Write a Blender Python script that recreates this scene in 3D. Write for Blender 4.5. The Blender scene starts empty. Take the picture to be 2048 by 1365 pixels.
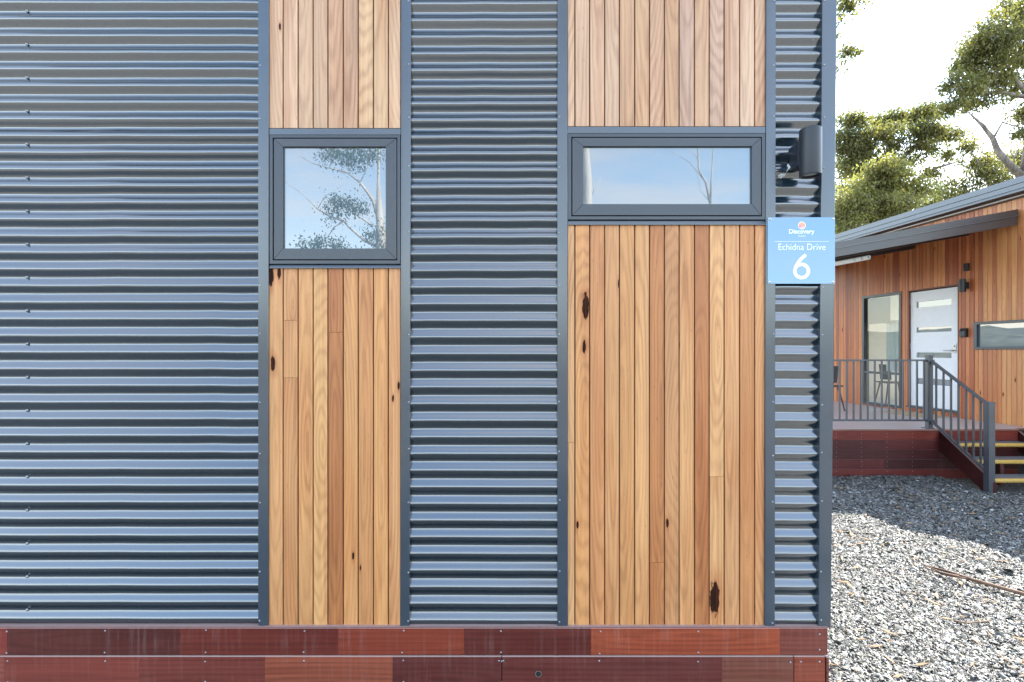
import bpy, math, random
import numpy as np
from mathutils import Vector, Matrix, Quaternion

random.seed(7)
rng = np.random.default_rng(11)
R = math.radians
scene = bpy.context.scene
col = scene.collection

# ------------------------------------------------------------------ camera
# y = 0 is the face of the near cabin's metal trim, z = 0 the gravel
F, CX, HY = 1000.0, 1024.0, 702.0      # focal length, principal column, horizon row (photo pixels)
D, H = 2.3, 1.74                       # camera distance to the wall, camera height
cam_d = bpy.data.cameras.new("camera")
cam_d.sensor_width = 36.0
cam_d.lens = 36.0 * F / 2048.0
cam_d.shift_y = 19.5 / 2048.0
cam_d.clip_start = 0.05
cam_d.clip_end = 2000.0
cam = bpy.data.objects.new("camera", cam_d)
cam.location = (0, -D, H)
cam.rotation_euler = (R(90), 0, 0)
col.objects.link(cam)
scene.camera = cam

# ------------------------------------------------------------------ sky, sun, exposure
SUN_AZ, SUN_EL = R(58.0), R(46.7)      # azimuth from +Y towards +X
world = bpy.data.worlds.new("World")
scene.world = world
world.use_nodes = True
wt = world.node_tree
wt.nodes.clear()


class G:
    """tiny node builder"""
    def __init__(s, tree):
        s.t = tree

    def n(s, typ, **kw):
        nd = s.t.nodes.new(typ)
        for k, v in kw.items():
            setattr(nd, k, v)
        return nd

    def put(s, sock, v):
        if v is None:
            return
        if isinstance(v, bpy.types.NodeSocket):
            s.t.links.new(v, sock)
        else:
            sock.default_value = v

    def m(s, op, a, b=None, c=None, clamp=False):
        nd = s.n("ShaderNodeMath", operation=op, use_clamp=clamp)
        s.put(nd.inputs[0], a)
        s.put(nd.inputs[1], b)
        s.put(nd.inputs[2], c)
        return nd.outputs[0]

    def vm(s, op, a, b=None):
        nd = s.n("ShaderNodeVectorMath", operation=op)
        s.put(nd.inputs[0], a)
        if b is not None:
            if op == "SCALE":
                s.put(nd.inputs[3], b)
            else:
                s.put(nd.inputs[1], b)
        return nd.outputs[0]

    def xyz(s, x, y, z):
        nd = s.n("ShaderNodeCombineXYZ")
        for i, v in enumerate((x, y, z)):
            s.put(nd.inputs[i], v)
        return nd.outputs[0]

    def sep(s, v):
        nd = s.n("ShaderNodeSeparateXYZ")
        s.put(nd.inputs[0], v)
        return nd.outputs

    def noise(s, vec, scale=1.0, detail=3.0, rough=0.5, dist=0.0):
        nd = s.n("ShaderNodeTexNoise")
        s.put(nd.inputs["Vector"], vec)
        nd.inputs["Scale"].default_value = scale
        nd.inputs["Detail"].default_value = detail
        nd.inputs["Roughness"].default_value = rough
        nd.inputs["Distortion"].default_value = dist
        return nd.outputs[0]

    def vor(s, vec, scale=1.0, feature="F1", out=0, rnd=1.0):
        nd = s.n("ShaderNodeTexVoronoi", feature=feature)
        s.put(nd.inputs["Vector"], vec)
        nd.inputs["Scale"].default_value = scale
        nd.inputs["Randomness"].default_value = rnd
        return nd.outputs[out]

    def mr(s, v, a, b, c=0.0, d=1.0, smooth=True):
        nd = s.n("ShaderNodeMapRange")
        nd.interpolation_type = "SMOOTHSTEP" if smooth else "LINEAR"
        s.put(nd.inputs[0], v)
        for i, q in enumerate((a, b, c, d)):
            s.put(nd.inputs[i + 1], q)
        return nd.outputs[0]

    def mix(s, f, a, b, mode="MIX"):
        nd = s.n("ShaderNodeMix", data_type="RGBA", blend_type=mode)
        s.put(nd.inputs[0], f)
        s.put(nd.inputs[6], a if isinstance(a, bpy.types.NodeSocket) else tuple(a)[:3] + (1,))
        s.put(nd.inputs[7], b if isinstance(b, bpy.types.NodeSocket) else tuple(b)[:3] + (1,))
        return nd.outputs[2]

    def attr(s, name, typ="OBJECT"):
        nd = s.n("ShaderNodeAttribute", attribute_type=typ, attribute_name=name)
        return nd.outputs

    def obj(s):
        return s.n("ShaderNodeTexCoord").outputs["Object"]

    def bump(s, h, strength=0.3, dist=0.002):
        nd = s.n("ShaderNodeBump")
        nd.inputs["Strength"].default_value = strength
        nd.inputs["Distance"].default_value = dist
        s.put(nd.inputs["Height"], h)
        return nd.outputs[0]


g = G(wt)
sky = g.n("ShaderNodeTexSky", sky_type="NISHITA")
sky.sun_disc = False
sky.sun_elevation = SUN_EL
sky.sun_rotation = SUN_AZ
sky.air_density = 1.3
sky.dust_density = 0.4
sky.ozone_density = 1.0
dirv = g.n("ShaderNodeTexCoord").outputs["Generated"]
dx, dy, dz = g.sep(dirv)
den = g.m("ADD", g.m("MAXIMUM", dz, 0.0), 0.16)
cv = g.xyz(g.m("DIVIDE", dx, den), g.m("DIVIDE", dy, den), 0.0)
cl = g.noise(g.vm("MULTIPLY", cv, (0.45, 1.0, 1.0)), 1.9, 6.0, 0.6, 0.4)
cmask = g.mr(cl, 0.36, 0.68, 0.02, 0.72)
hz = g.m("POWER", g.m("SUBTRACT", 1.0, g.m("MAXIMUM", dz, 0.0), clamp=True), 9.0)   # pale haze low down, all round
cmask = g.m("MAXIMUM", cmask, g.m("MULTIPLY", hz, 0.8))
bw = g.n("ShaderNodeRGBToBW")
wt.links.new(sky.outputs[0], bw.inputs[0])
lum = g.m("ADD", g.m("MULTIPLY", bw.outputs[0], 0.6), 2.1)
ccol = g.vm("MULTIPLY", g.xyz(lum, lum, lum), (1.0, 0.985, 0.97))
skyc = g.mix(cmask, sky.outputs[0], ccol)
bg = g.n("ShaderNodeBackground")
wt.links.new(skyc, bg.inputs[0])
bg.inputs[1].default_value = 0.13
wo = g.n("ShaderNodeOutputWorld")
wt.links.new(bg.outputs[0], wo.inputs[0])

sun_d = bpy.data.lights.new("sun", "SUN")
sun_d.energy = 2.7
sun_d.angle = R(0.5)
sun_d.color = (1.0, 0.94, 0.85)
sun = bpy.data.objects.new("sun", sun_d)
S = Vector((math.sin(SUN_AZ) * math.cos(SUN_EL), math.cos(SUN_AZ) * math.cos(SUN_EL), math.sin(SUN_EL)))
sun.rotation_euler = S.to_track_quat("Z", "Y").to_euler()
sun.location = (20, 10, 30)
col.objects.link(sun)

scene.view_settings.view_transform = "Standard"
scene.view_settings.look = "None"
scene.view_settings.gamma = 1.0
scene.view_settings.use_curve_mapping = False
scene.view_settings.exposure = 2.68
scene.render.engine = "CYCLES"
scene.cycles.use_denoising = True
scene.cycles.max_bounces = 8
scene.cycles.sample_clamp_indirect = 8.0
scene.cycles.caustics_reflective = False
scene.cycles.caustics_refractive = False

# ------------------------------------------------------------------ helpers


def P(px, py, Z):
    """point of the photo at distance Z from the camera (world)"""
    return Vector(((px - CX) * Z / F, Z - D, H + (HY - py) * Z / F))


def wx(px, y=0.0):
    return (px - CX) * (D + y) / F


def wz(py, y=0.0):
    return H + (HY - py) * (D + y) / F


def srgb(r, g_, b, k=1.0):
    o = []
    for c in (r, g_, b):
        c /= 255.0
        o.append((c / 12.92 if c < 0.04045 else ((c + 0.055) / 1.055) ** 2.4) * k)
    return tuple(o)


class MB:
    def __init__(s):
        s.v, s.f, s.mi = [], [], []
        s.cur = 0

    def add(s, vs, fs):
        b = len(s.v)
        s.v += [tuple(v) for v in vs]
        s.f += [tuple(i + b for i in f) for f in fs]
        s.mi += [s.cur] * len(fs)

    def box(s, x0, x1, y0, y1, z0, z1):
        s.add([(x0, y0, z0), (x1, y0, z0), (x1, y1, z0), (x0, y1, z0), (x0, y0, z1), (x1, y0, z1), (x1, y1, z1), (x0, y1, z1)],
              [(0, 3, 2, 1), (4, 5, 6, 7), (0, 1, 5, 4), (1, 2, 6, 5), (2, 3, 7, 6), (3, 0, 4, 7)])
        return s

    def prism(s, prof, a, b, axis="z"):
        """profile of 2-D points swept along an axis; z: (x,y), x: (y,z), y: (x,z)"""
        def mk(p, t):
            return {"z": (p[0], p[1], t), "x": (t, p[0], p[1]), "y": (p[0], t, p[1])}[axis]
        n = len(prof)
        vs = [mk(p, a) for p in prof] + [mk(p, b) for p in prof]
        fs = [tuple(range(n - 1, -1, -1)), tuple(range(n, 2 * n))]
        fs += [(i, (i + 1) % n, n + (i + 1) % n, n + i) for i in range(n)]
        s.add(vs, fs)
        return s

    def bar(s, p0, p1, w, h, up=(0, 0, 1)):
        p0, p1, up = Vector(p0), Vector(p1), Vector(up)
        d = (p1 - p0).normalized()
        sd = d.cross(up).normalized()
        u = sd.cross(d).normalized()
        vs = []
        for p in (p0, p1):
            for a, b in ((-1, -1), (1, -1), (1, 1), (-1, 1)):
                vs.append(p + sd * a * w / 2 + u * b * h / 2)
        s.add(vs, [(3, 2, 1, 0), (4, 5, 6, 7), (0, 1, 5, 4), (1, 2, 6, 5), (2, 3, 7, 6), (3, 0, 4, 7)])
        return s

    def tube(s, pts, rad, n=8, cap=True):
        pts = [Vector(p) for p in pts]
        k = len(pts)
        if not isinstance(rad, (list, tuple)):
            rad = [rad] * k
        vs, fs = [], []
        u = None
        for i, p in enumerate(pts):
            d = (pts[min(i + 1, k - 1)] - pts[max(i - 1, 0)])
            if d.length < 1e-9:
                d = Vector((0, 0, 1))
            d.normalize()
            if u is None:
                u = d.orthogonal().normalized()
            u = (u - d * u.dot(d))
            u = u.normalized() if u.length > 1e-6 else d.orthogonal().normalized()
            w = d.cross(u)
            for j in range(n):
                a = 2 * math.pi * j / n
                vs.append(p + (u * math.cos(a) + w * math.sin(a)) * rad[i])
        for i in range(k - 1):
            for j in range(n):
                fs.append((i * n + j, i * n + (j + 1) % n, (i + 1) * n + (j + 1) % n, (i + 1) * n + j))
        if cap:
            fs.append(tuple(range(n - 1, -1, -1)))
            fs.append(tuple((k - 1) * n + j for j in range(n)))
        s.add(vs, fs)
        return s

    def dome(s, c, r, h, d=(0, -1, 0), n=8):
        c, d = Vector(c), Vector(d).normalized()
        u = d.orthogonal().normalized()
        w = d.cross(u)
        vs, fs = [], []
        for rr, hh in ((1.0, 0.0), (0.9, 0.55), (0.5, 0.95)):
            for j in range(n):
                a = 2 * math.pi * j / n
                vs.append(c + (u * math.cos(a) + w * math.sin(a)) * r * rr + d * h * hh)
        for i in range(2):
            for j in range(n):
                fs.append((i * n + j, i * n + (j + 1) % n, (i + 1) * n + (j + 1) % n, (i + 1) * n + j))
        fs.append(tuple(2 * n + j for j in range(n)))
        s.add(vs, fs)
        return s

    def build(s, name, mat, parent=None, loc=None, smooth=False, bevel=0.0, seg=2):
        me = bpy.data.meshes.new(name)
        if loc is not None:
            l = Vector(loc)
            s.v = [tuple(Vector(v) - l) for v in s.v]
        me.from_pydata(s.v, [], s.f)
        mats = mat if isinstance(mat, (list, tuple)) else [mat]
        for m_ in mats:
            me.materials.append(m_)
        if len(mats) > 1:
            me.polygons.foreach_set("material_index", s.mi)
        if smooth:
            me.polygons.foreach_set("use_smooth", [True] * len(me.polygons))
        me.update()
        o = bpy.data.objects.new(name, me)
        if loc is not None:
            o.location = loc
        if parent is not None:
            o.parent = parent
        col.objects.link(o)
        if bevel:
            b = o.modifiers.new("bevel", "BEVEL")
            b.width = bevel
            b.segments = seg
            b.limit_method = "ANGLE"
            b.angle_limit = R(40)
            b.harden_normals = False
            me.polygons.foreach_set("use_smooth", [False] * len(me.polygons))
        return o


def thing(name, label, cat, loc=(0, 0, 0), rz=0.0, group=None):
    o = bpy.data.objects.new(name, None)
    o.empty_display_size = 0.2
    o.location = loc
    o.rotation_euler = (0, 0, rz)
    col.objects.link(o)
    o["label"], o["category"] = label, cat
    if group:
        o["group"] = group
    return o


def tag(o, label, cat, group=None):
    o["label"], o["category"] = label, cat
    if group:
        o["group"] = group
    return o


# ------------------------------------------------------------------ materials


def mat(name):
    m_ = bpy.data.materials.new(name)
    m_.use_nodes = True
    t = m_.node_tree
    t.nodes.clear()
    gg = G(t)
    out = gg.n("ShaderNodeOutputMaterial")
    b = gg.n("ShaderNodeBsdfPrincipled")
    t.links.new(b.outputs[0], out.inputs[0])
    return m_, gg, b, out


def simple(name, c, rough=0.5, metal=0.0, spec=0.5, var=0.12, vscale=9.0, bump=0.0, bscale=300.0, coat=0.0):
    m_, gg, b, _ = mat(name)
    p = gg.obj()
    nz = gg.noise(p, vscale, 4.0, 0.6)
    k = gg.mr(nz, 0.25, 0.75, 1 - var, 1 + var, smooth=False)
    cc = gg.vm("SCALE", gg.xyz(*c), k)
    gg.put(b.inputs["Base Color"], cc)
    gg.put(b.inputs["Roughness"], gg.mr(nz, 0.2, 0.8, max(0.02, rough - 0.06), rough + 0.06, smooth=False))
    b.inputs["Metallic"].default_value = metal
    b.inputs["Specular IOR Level"].default_value = spec
    b.inputs["Coat Weight"].default_value = coat
    if bump:
        gg.put(b.inputs["Normal"], gg.bump(gg.noise(p, bscale, 2.0), bump, 0.001))
    return m_


def painted_metal(name, c, rough=0.3, ior=1.9, wob=0.05, wscale=(2.0, 6.0, 6.0), speck=0.5):
    m_, gg, b, _ = mat(name)
    p = gg.n("ShaderNodeNewGeometry").outputs["Position"]
    n1 = gg.noise(gg.vm("MULTIPLY", p, (1.2, 3.0, 3.0)), 1.5, 4.0, 0.6)
    sp = gg.noise(gg.vm("MULTIPLY", p, (75, 75, 75)), 1.0, 1.0, 0.5)
    cc = gg.vm("SCALE", gg.xyz(*c), gg.mr(n1, 0.25, 0.75, 0.85, 1.15, smooth=False))
    cc = gg.mix(gg.mr(sp, 0.845, 0.87, 0.0, speck), cc, (0.5, 0.5, 0.5))
    gg.put(b.inputs["Base Color"], cc)
    gg.put(b.inputs["Roughness"], gg.mr(n1, 0.2, 0.8, rough - 0.03, rough + 0.04, smooth=False))
    b.inputs["IOR"].default_value = ior
    w = gg.noise(gg.vm("MULTIPLY", p, wscale), 1.0, 1.0, 0.5)
    if wob:
        gg.put(b.inputs["Normal"], gg.bump(w, wob, 0.02))
    return m_


def wood(name, along=2, across=0, rough=0.42, spec=0.5, ringf=75.0, ring_amt=0.3, red=(0.70, 0.46, 0.32), red_amt=0.42,
         dust=0.0, fib=0.42, specks=0.7):
    m_, gg, b, _ = mat(name)
    xs = gg.sep(gg.obj())
    A, L = xs[across], xs[along]
    tone = gg.attr("tone")[1]
    gr = gg.sep(gg.attr("grain")[1])
    seed = gr[2]

    def nz(sa, sl, off=0.0, detail=3.0, rg=0.55, dist=0.0):
        return gg.noise(gg.xyz(gg.m("MULTIPLY", A, sa), gg.m("MULTIPLY", L, sl), gg.m("ADD", seed, off)), 1.0, detail, rg, dist)
    warp = gg.m("SUBTRACT", nz(9.0, 1.6, 0.0, 2.0), 0.5)
    warp2 = gg.m("SUBTRACT", nz(30.0, 7.0, 5.0, 2.0), 0.5)
    q = gg.m("ADD", gg.m("MULTIPLY", L, gr[1]), gg.m("ADD", gg.m("MULTIPLY", warp, 0.055), gg.m("MULTIPLY", warp2, 0.012)))
    ax = gg.m("ADD", A, gr[0])
    rr = gg.m("SQRT", gg.m("ADD", gg.m("MULTIPLY", ax, ax), gg.m("MULTIPLY", q, q)))
    sn = gg.m("SINE", gg.m("MULTIPLY", rr, ringf * 6.283))
    ring = gg.m("POWER", gg.m("ADD", gg.m("MULTIPLY", sn, 0.5), 0.5), 1.8)
    ringv = gg.m("MULTIPLY", ring, nz(6.0, 1.3, 21.0, 1.0))
    f1 = nz(330.0, 7.0, 1.0, 3.0, 0.7)
    f2 = nz(90.0, 0.9, 2.0, 4.0, 0.68)
    big = nz(14.0, 1.3, 3.0, 2.0, 0.5)
    v = gg.m("ADD", 1.0, gg.m("MULTIPLY", ringv, -ring_amt * 0.9))
    v = gg.m("ADD", v, gg.m("MULTIPLY", gg.m("SUBTRACT", f2, 0.5), 0.75))
    v = gg.m("ADD", v, gg.m("MULTIPLY", gg.m("SUBTRACT", f1, 0.5), fib))
    v = gg.m("ADD", v, gg.m("MULTIPLY", gg.m("SUBTRACT", nz(4.0, 0.9, 31.0, 3.0, 0.6), 0.5), 0.45))
    c1 = gg.vm("SCALE", tone, v)
    rm = gg.m("MULTIPLY", gg.mr(big, 0.45, 0.72), red_amt)
    rm = gg.m("ADD", rm, gg.m("MULTIPLY", ringv, ring_amt * 1.1))
    c1 = gg.mix(rm, c1, gg.vm("MULTIPLY", c1, red))
    # pores and little dark ticks
    tick = gg.mr(nz(260.0, 22.0, 11.0, 1.0), 0.74, 0.80, 0.0, specks)
    c1 = gg.mix(tick, c1, gg.vm("MULTIPLY", c1, (0.28, 0.2, 0.16)))
    # knots and gum veins: position and half length kept on the board itself
    kn = gg.m("SUBTRACT", nz(85.0, 26.0, 15.0, 3.0, 0.6), 0.5)
    dark = 0.0
    for kname in ("knot_one", "knot_two", "knot_three"):
        kc = gg.sep(gg.attr(kname)[1])
        r_ = gg.m("MAXIMUM", kc[2], 0.0005)
        da = gg.m("DIVIDE", gg.m("SUBTRACT", A, kc[0]), gg.m("MULTIPLY", r_, 0.28))
        dl = gg.m("DIVIDE", gg.m("SUBTRACT", L, kc[1]), r_)
        dd = gg.m("SQRT", gg.m("ADD", gg.m("MULTIPLY", da, da), gg.m("MULTIPLY", dl, dl)))
        de = gg.m("ADD", dd, gg.m("MULTIPLY", kn, 1.3))
        on = gg.m("GREATER_THAN", kc[2], 0.001)
        halo = gg.m("MULTIPLY", on, gg.mr(de, 2.4, 0.9, 0.0, 0.55))
        core = gg.m("MULTIPLY", on, gg.mr(de, 1.05, 0.82, 0.0, 0.96))
        c1 = gg.mix(halo, c1, gg.vm("MULTIPLY", c1, (0.72, 0.5, 0.42)))
        c1 = gg.mix(core, c1, gg.mix(gg.mr(f1, 0.4, 0.7), (0.006, 0.004, 0.004), (0.05, 0.014, 0.012)))
        dark = gg.m("MAXIMUM", dark, core)
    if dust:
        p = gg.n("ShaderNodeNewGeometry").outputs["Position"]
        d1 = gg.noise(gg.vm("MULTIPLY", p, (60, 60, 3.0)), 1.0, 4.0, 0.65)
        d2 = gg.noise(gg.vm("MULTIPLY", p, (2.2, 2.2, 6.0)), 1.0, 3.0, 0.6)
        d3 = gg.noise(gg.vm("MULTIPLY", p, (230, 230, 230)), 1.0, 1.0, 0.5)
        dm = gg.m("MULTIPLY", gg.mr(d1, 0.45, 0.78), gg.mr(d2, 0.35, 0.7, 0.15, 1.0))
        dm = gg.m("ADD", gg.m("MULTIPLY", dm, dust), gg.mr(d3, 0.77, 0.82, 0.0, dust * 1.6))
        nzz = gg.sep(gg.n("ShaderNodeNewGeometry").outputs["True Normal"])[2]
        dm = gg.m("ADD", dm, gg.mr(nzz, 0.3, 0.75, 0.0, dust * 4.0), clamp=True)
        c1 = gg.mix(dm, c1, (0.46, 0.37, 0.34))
    gg.put(b.inputs["Base Color"], c1)
    gg.put(b.inputs["Roughness"], gg.mr(f1, 0.2, 0.8, rough - 0.08, rough + 0.12, smooth=False))
    gg.put(b.inputs["Specular IOR Level"], gg.m("MULTIPLY", gg.m("SUBTRACT", 1.0, dark), spec))
    gg.put(b.inputs["Normal"], gg.bump(gg.m("ADD", f1, gg.m("MULTIPLY", f2, 0.5)), 0.25, 0.0012))
    return m_


M = {}
M["trim"] = painted_metal("charcoal_trim_paint", (0.030, 0.044, 0.060), 0.22, 1.82, 0.03, (3.0, 3.0, 4.0))
M["orb"] = painted_metal("charcoal_corrugated_paint", (0.007, 0.018, 0.028), 0.16, 2.4, 0.03, (1.6, 1.6, 5.0))
M["frame"] = painted_metal("window_frame_paint", (0.030, 0.037, 0.048), 0.32, 1.58, 0.015)
M["rail"] = painted_metal("railing_paint", (0.05, 0.056, 0.068), 0.35, 1.7, 0.0, speck=0.0)
M["brown_steel"] = painted_metal("awning_paint", (0.040, 0.038, 0.040), 0.34, 1.7, 0.02, speck=0.0)
M["black"] = simple("black_plastic", (0.012, 0.012, 0.013), 0.4)
M["gap"] = simple("black_rubber_seal", (0.008, 0.008, 0.009), 0.7)
M["lamp"] = painted_metal("lamp_paint", (0.016, 0.021, 0.031), 0.40, 1.5, 0.0)
M["steel"] = simple("galvanised_screw", (0.55, 0.55, 0.54), 0.35, 1.0, var=0.2, vscale=80)
M["rivet"] = simple("grey_rivet", (0.32, 0.34, 0.37), 0.4, 0.7, var=0.2, vscale=80)
M["clad"] = wood("cladding_timber", 2, 0, 0.42, 0.42, ring_amt=0.28)
M["clad_back"] = simple("brown_backing_board", (0.16, 0.075, 0.036), 0.7, var=0.25, vscale=20)
M["clad2"] = wood("oiled_red_cladding_timber", 2, 0, 0.42, 0.6, ring_amt=0.2)
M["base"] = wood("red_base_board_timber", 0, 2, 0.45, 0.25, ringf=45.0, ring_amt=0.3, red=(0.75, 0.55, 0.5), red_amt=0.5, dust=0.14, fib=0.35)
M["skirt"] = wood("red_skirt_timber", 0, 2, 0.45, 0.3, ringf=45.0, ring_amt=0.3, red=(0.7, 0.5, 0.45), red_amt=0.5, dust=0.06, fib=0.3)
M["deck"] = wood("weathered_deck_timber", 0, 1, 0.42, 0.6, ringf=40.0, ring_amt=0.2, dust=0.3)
M["wall"] = simple("wall_wrap", (0.10, 0.10, 0.11), 0.8)
M["door"] = simple("door_paint", (0.78, 0.78, 0.80), 0.4, var=0.03)
M["white"] = simple("white_plastic", (0.78, 0.77, 0.75), 0.45, var=0.05)
M["room"] = simple("room_plaster", (0.7, 0.66, 0.6), 0.8, var=0.05)
M["blind"] = simple("blind_fabric", (0.20, 0.165, 0.13), 0.85, var=0.06, vscale=40)
M["curtain"] = simple("curtain_fabric", (0.75, 0.75, 0.73), 0.85, var=0.08, vscale=20)
M["yellow"] = simple("yellow_nosing", (0.62, 0.40, 0.10), 0.5, var=0.12, vscale=30)
M["mesh_tread"] = simple("galvanised_tread", (0.33, 0.35, 0.38), 0.45, 0.6, var=0.3, vscale=30)
M["mat"] = simple("coir_mat", (0.42, 0.30, 0.18), 0.95, var=0.25, vscale=60, bump=0.5)
M["chair"] = simple("chair_plastic", (0.05, 0.05, 0.055), 0.45)
M["roof"] = painted_metal("roof_paint", (0.075, 0.095, 0.115), 0.32, 1.8, 0.03, speck=0.0)
M["satin"] = simple("satin_metal", (0.4, 0.39, 0.37), 0.35, 0.9)
M["sealant"] = simple("sealant", (0.5, 0.5, 0.48), 0.4, var=0.35, vscale=60, bump=0.6, bscale=90)
M["lens"] = simple("lamp_lens", (0.5, 0.55, 0.52), 0.2, var=0.05)

# panes: a coated double glazing, strongly mirroring; the reflection's pale haze is put into the base colour
m_, gg, b, _ = mat("coated_window_glass")
b.inputs["Base Color"].default_value = (0.085, 0.125, 0.155, 1)
b.inputs["Roughness"].default_value = 0.0
b.inputs["IOR"].default_value = 2.35
b.inputs["Specular IOR Level"].default_value = 0.5
pg = gg.n("ShaderNodeNewGeometry").outputs["Position"]
gg.put(b.inputs["Normal"], gg.bump(gg.noise(pg, 2.2, 1.0), 0.02, 0.02))
M["glass"] = m_

m_, gg, b, out = mat("clear_window_glass")
tr = gg.n("ShaderNodeBsdfTransparent")
tr.inputs[0].default_value = (0.86, 0.9, 0.89, 1)
gl = gg.n("ShaderNodeBsdfGlossy")
gl.inputs["Roughness"].default_value = 0.0
lw = gg.n("ShaderNodeFresnel")
bf = gg.n("ShaderNodeNewGeometry").outputs["Backfacing"]
gg.put(lw.inputs[0], gg.mr(bf, 0.0, 1.0, 1.55, 1 / 1.55, smooth=False))
mx = gg.n("ShaderNodeMixShader")
m_.node_tree.links.new(lw.outputs[0], mx.inputs[0])
m_.node_tree.links.new(tr.outputs[0], mx.inputs[1])
m_.node_tree.links.new(gl.outputs[0], mx.inputs[2])
m_.node_tree.links.new(mx.outputs[0], out.inputs[0])
M["clear"] = m_

m_, gg, b, _ = mat("sign_blue_face")
b.inputs["Base Color"].default_value = srgb(108, 168, 212, 0.62) + (1,)
b.inputs["Roughness"].default_value = 0.07
b.inputs["IOR"].default_value = 1.8
M["sign"] = m_
M["sign_white"] = simple("sign_white_print", (0.78, 0.82, 0.86), 0.3, var=0.01)
M["sign_red"] = simple("sign_logo_print", (0.62, 0.22, 0.16), 0.3, var=0.01)
m_, gg, b, _ = mat("sign_logo_sunset")
zz = gg.sep(gg.n("ShaderNodeTexCoord").outputs["Generated"])[2]
gg.put(b.inputs["Base Color"], gg.mix(gg.mr(zz, 0.1, 0.9), (0.58, 0.16, 0.19), (0.75, 0.40, 0.24)))
b.inputs["Roughness"].default_value = 0.3
M["logo"] = m_

# gravel bed and loose chips
m_, gg, b, _ = mat("gravel_bed")
p = gg.n("ShaderNodeNewGeometry").outputs["Position"]
far = gg.noise(p, 0.15, 3.0)
v1 = gg.vor(gg.vm("MULTIPLY", p, (1.0, 1.0, 0.3)), 38.0, "F1", 1)
bwv = gg.n("ShaderNodeRGBToBW")
gg.put(bwv.inputs[0], v1)
d1 = gg.vor(gg.vm("MULTIPLY", p, (1.0, 1.0, 0.3)), 38.0, "F1", 0)
k = gg.mr(bwv.outputs[0], 0.15, 0.85, 0.06, 0.26, smooth=False)
gc = gg.vm("MULTIPLY", gg.xyz(k, k, k), (1.0, 0.98, 0.93))
gc = gg.mix(gg.mr(far, 0.35, 0.7), gc, gg.vm("MULTIPLY", gc, (1.02, 0.97, 0.86)))
gg.put(b.inputs["Base Color"], gc)
b.inputs["Roughness"].default_value = 0.75
gg.put(b.inputs["Normal"], gg.bump(gg.m("SUBTRACT", 1.0, d1), 0.9, 0.02))
M["bed"] = m_

m_, gg, b, _ = mat("slate_chips")
cc = gg.attr("chip", "GEOMETRY")[0]
p = gg.n("ShaderNodeNewGeometry").outputs["Position"]
nn = gg.noise(p, 120.0, 3.0)
gg.put(b.inputs["Base Color"], gg.vm("SCALE", cc, gg.mr(nn, 0.3, 0.7, 0.8, 1.2)))
b.inputs["Roughness"].default_value = 0.55
b.inputs["Specular IOR Level"].default_value = 0.5
M["chip"] = m_


def leaf_mat(name, c1, c2, trans=0.45):
    m_, gg, b, out = mat(name)
    a = gg.attr("shade", "GEOMETRY")[2]
    cc = gg.mix(a, c1, c2)
    gg.put(b.inputs["Base Color"], cc)
    b.inputs["Roughness"].default_value = 0.45
    b.inputs["Specular IOR Level"].default_value = 0.35
    tl = gg.n("ShaderNodeBsdfTranslucent")
    gg.put(tl.inputs[0], gg.vm("MULTIPLY", cc, (1.5, 1.55, 0.7)))
    ms = gg.n("ShaderNodeMixShader")
    ms.inputs[0].default_value = trans
    m_.node_tree.links.new(b.outputs[0], ms.inputs[1])
    m_.node_tree.links.new(tl.outputs[0], ms.inputs[2])
    m_.node_tree.links.new(ms.outputs[0], out.inputs[0])
    return m_


M["leaf"] = leaf_mat("gum_leaves", (0.085, 0.10, 0.045), (0.22, 0.20, 0.095), 0.55)
M["leaf_bright"] = leaf_mat("young_gum_leaves", (0.12, 0.135, 0.06), (0.27, 0.245, 0.12), 0.58)
M["leaf_dull"] = leaf_mat("grey_gum_leaves", (0.08, 0.10, 0.06), (0.14, 0.15, 0.08), 0.4)


def bark(name, c1, c2):
    m_, gg, b, _ = mat(name)
    p = gg.n("ShaderNodeNewGeometry").outputs["Position"]
    n1 = gg.noise(gg.vm("MULTIPLY", p, (5, 5, 0.9)), 1.0, 4.0, 0.6)
    gg.put(b.inputs["Base Color"], gg.mix(gg.mr(n1, 0.4, 0.65), c1, c2))
    b.inputs["Roughness"].default_value = 0.8
    gg.put(b.inputs["Normal"], gg.bump(n1, 0.4, 0.02))
    return m_


M["bark"] = bark("grey_gum_bark", (0.10, 0.085, 0.07), (0.26, 0.22, 0.19))
M["bark_pale"] = bark("pale_gum_bark", (0.74, 0.69, 0.61), (0.55, 0.48, 0.40))

m_, gg, b, _ = mat("forested_hill")
p = gg.n("ShaderNodeNewGeometry").outputs["Position"]
n1 = gg.noise(p, 0.25, 5.0, 0.7)
gg.put(b.inputs["Base Color"], gg.mix(gg.mr(n1, 0.35, 0.65), (0.09, 0.10, 0.07), (0.20, 0.20, 0.15)))
b.inputs["Roughness"].default_value = 0.9
M["hill"] = m_

# ------------------------------------------------------------------ ground and hills
gm = MB()
gm.add([(-400, -400, -0.012), (400, -400, -0.012), (400, 400, -0.012), (-400, 400, -0.012)], [(0, 1, 2, 3)])
o = gm.build("ground", M["bed"])
o["kind"] = "structure"

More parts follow.
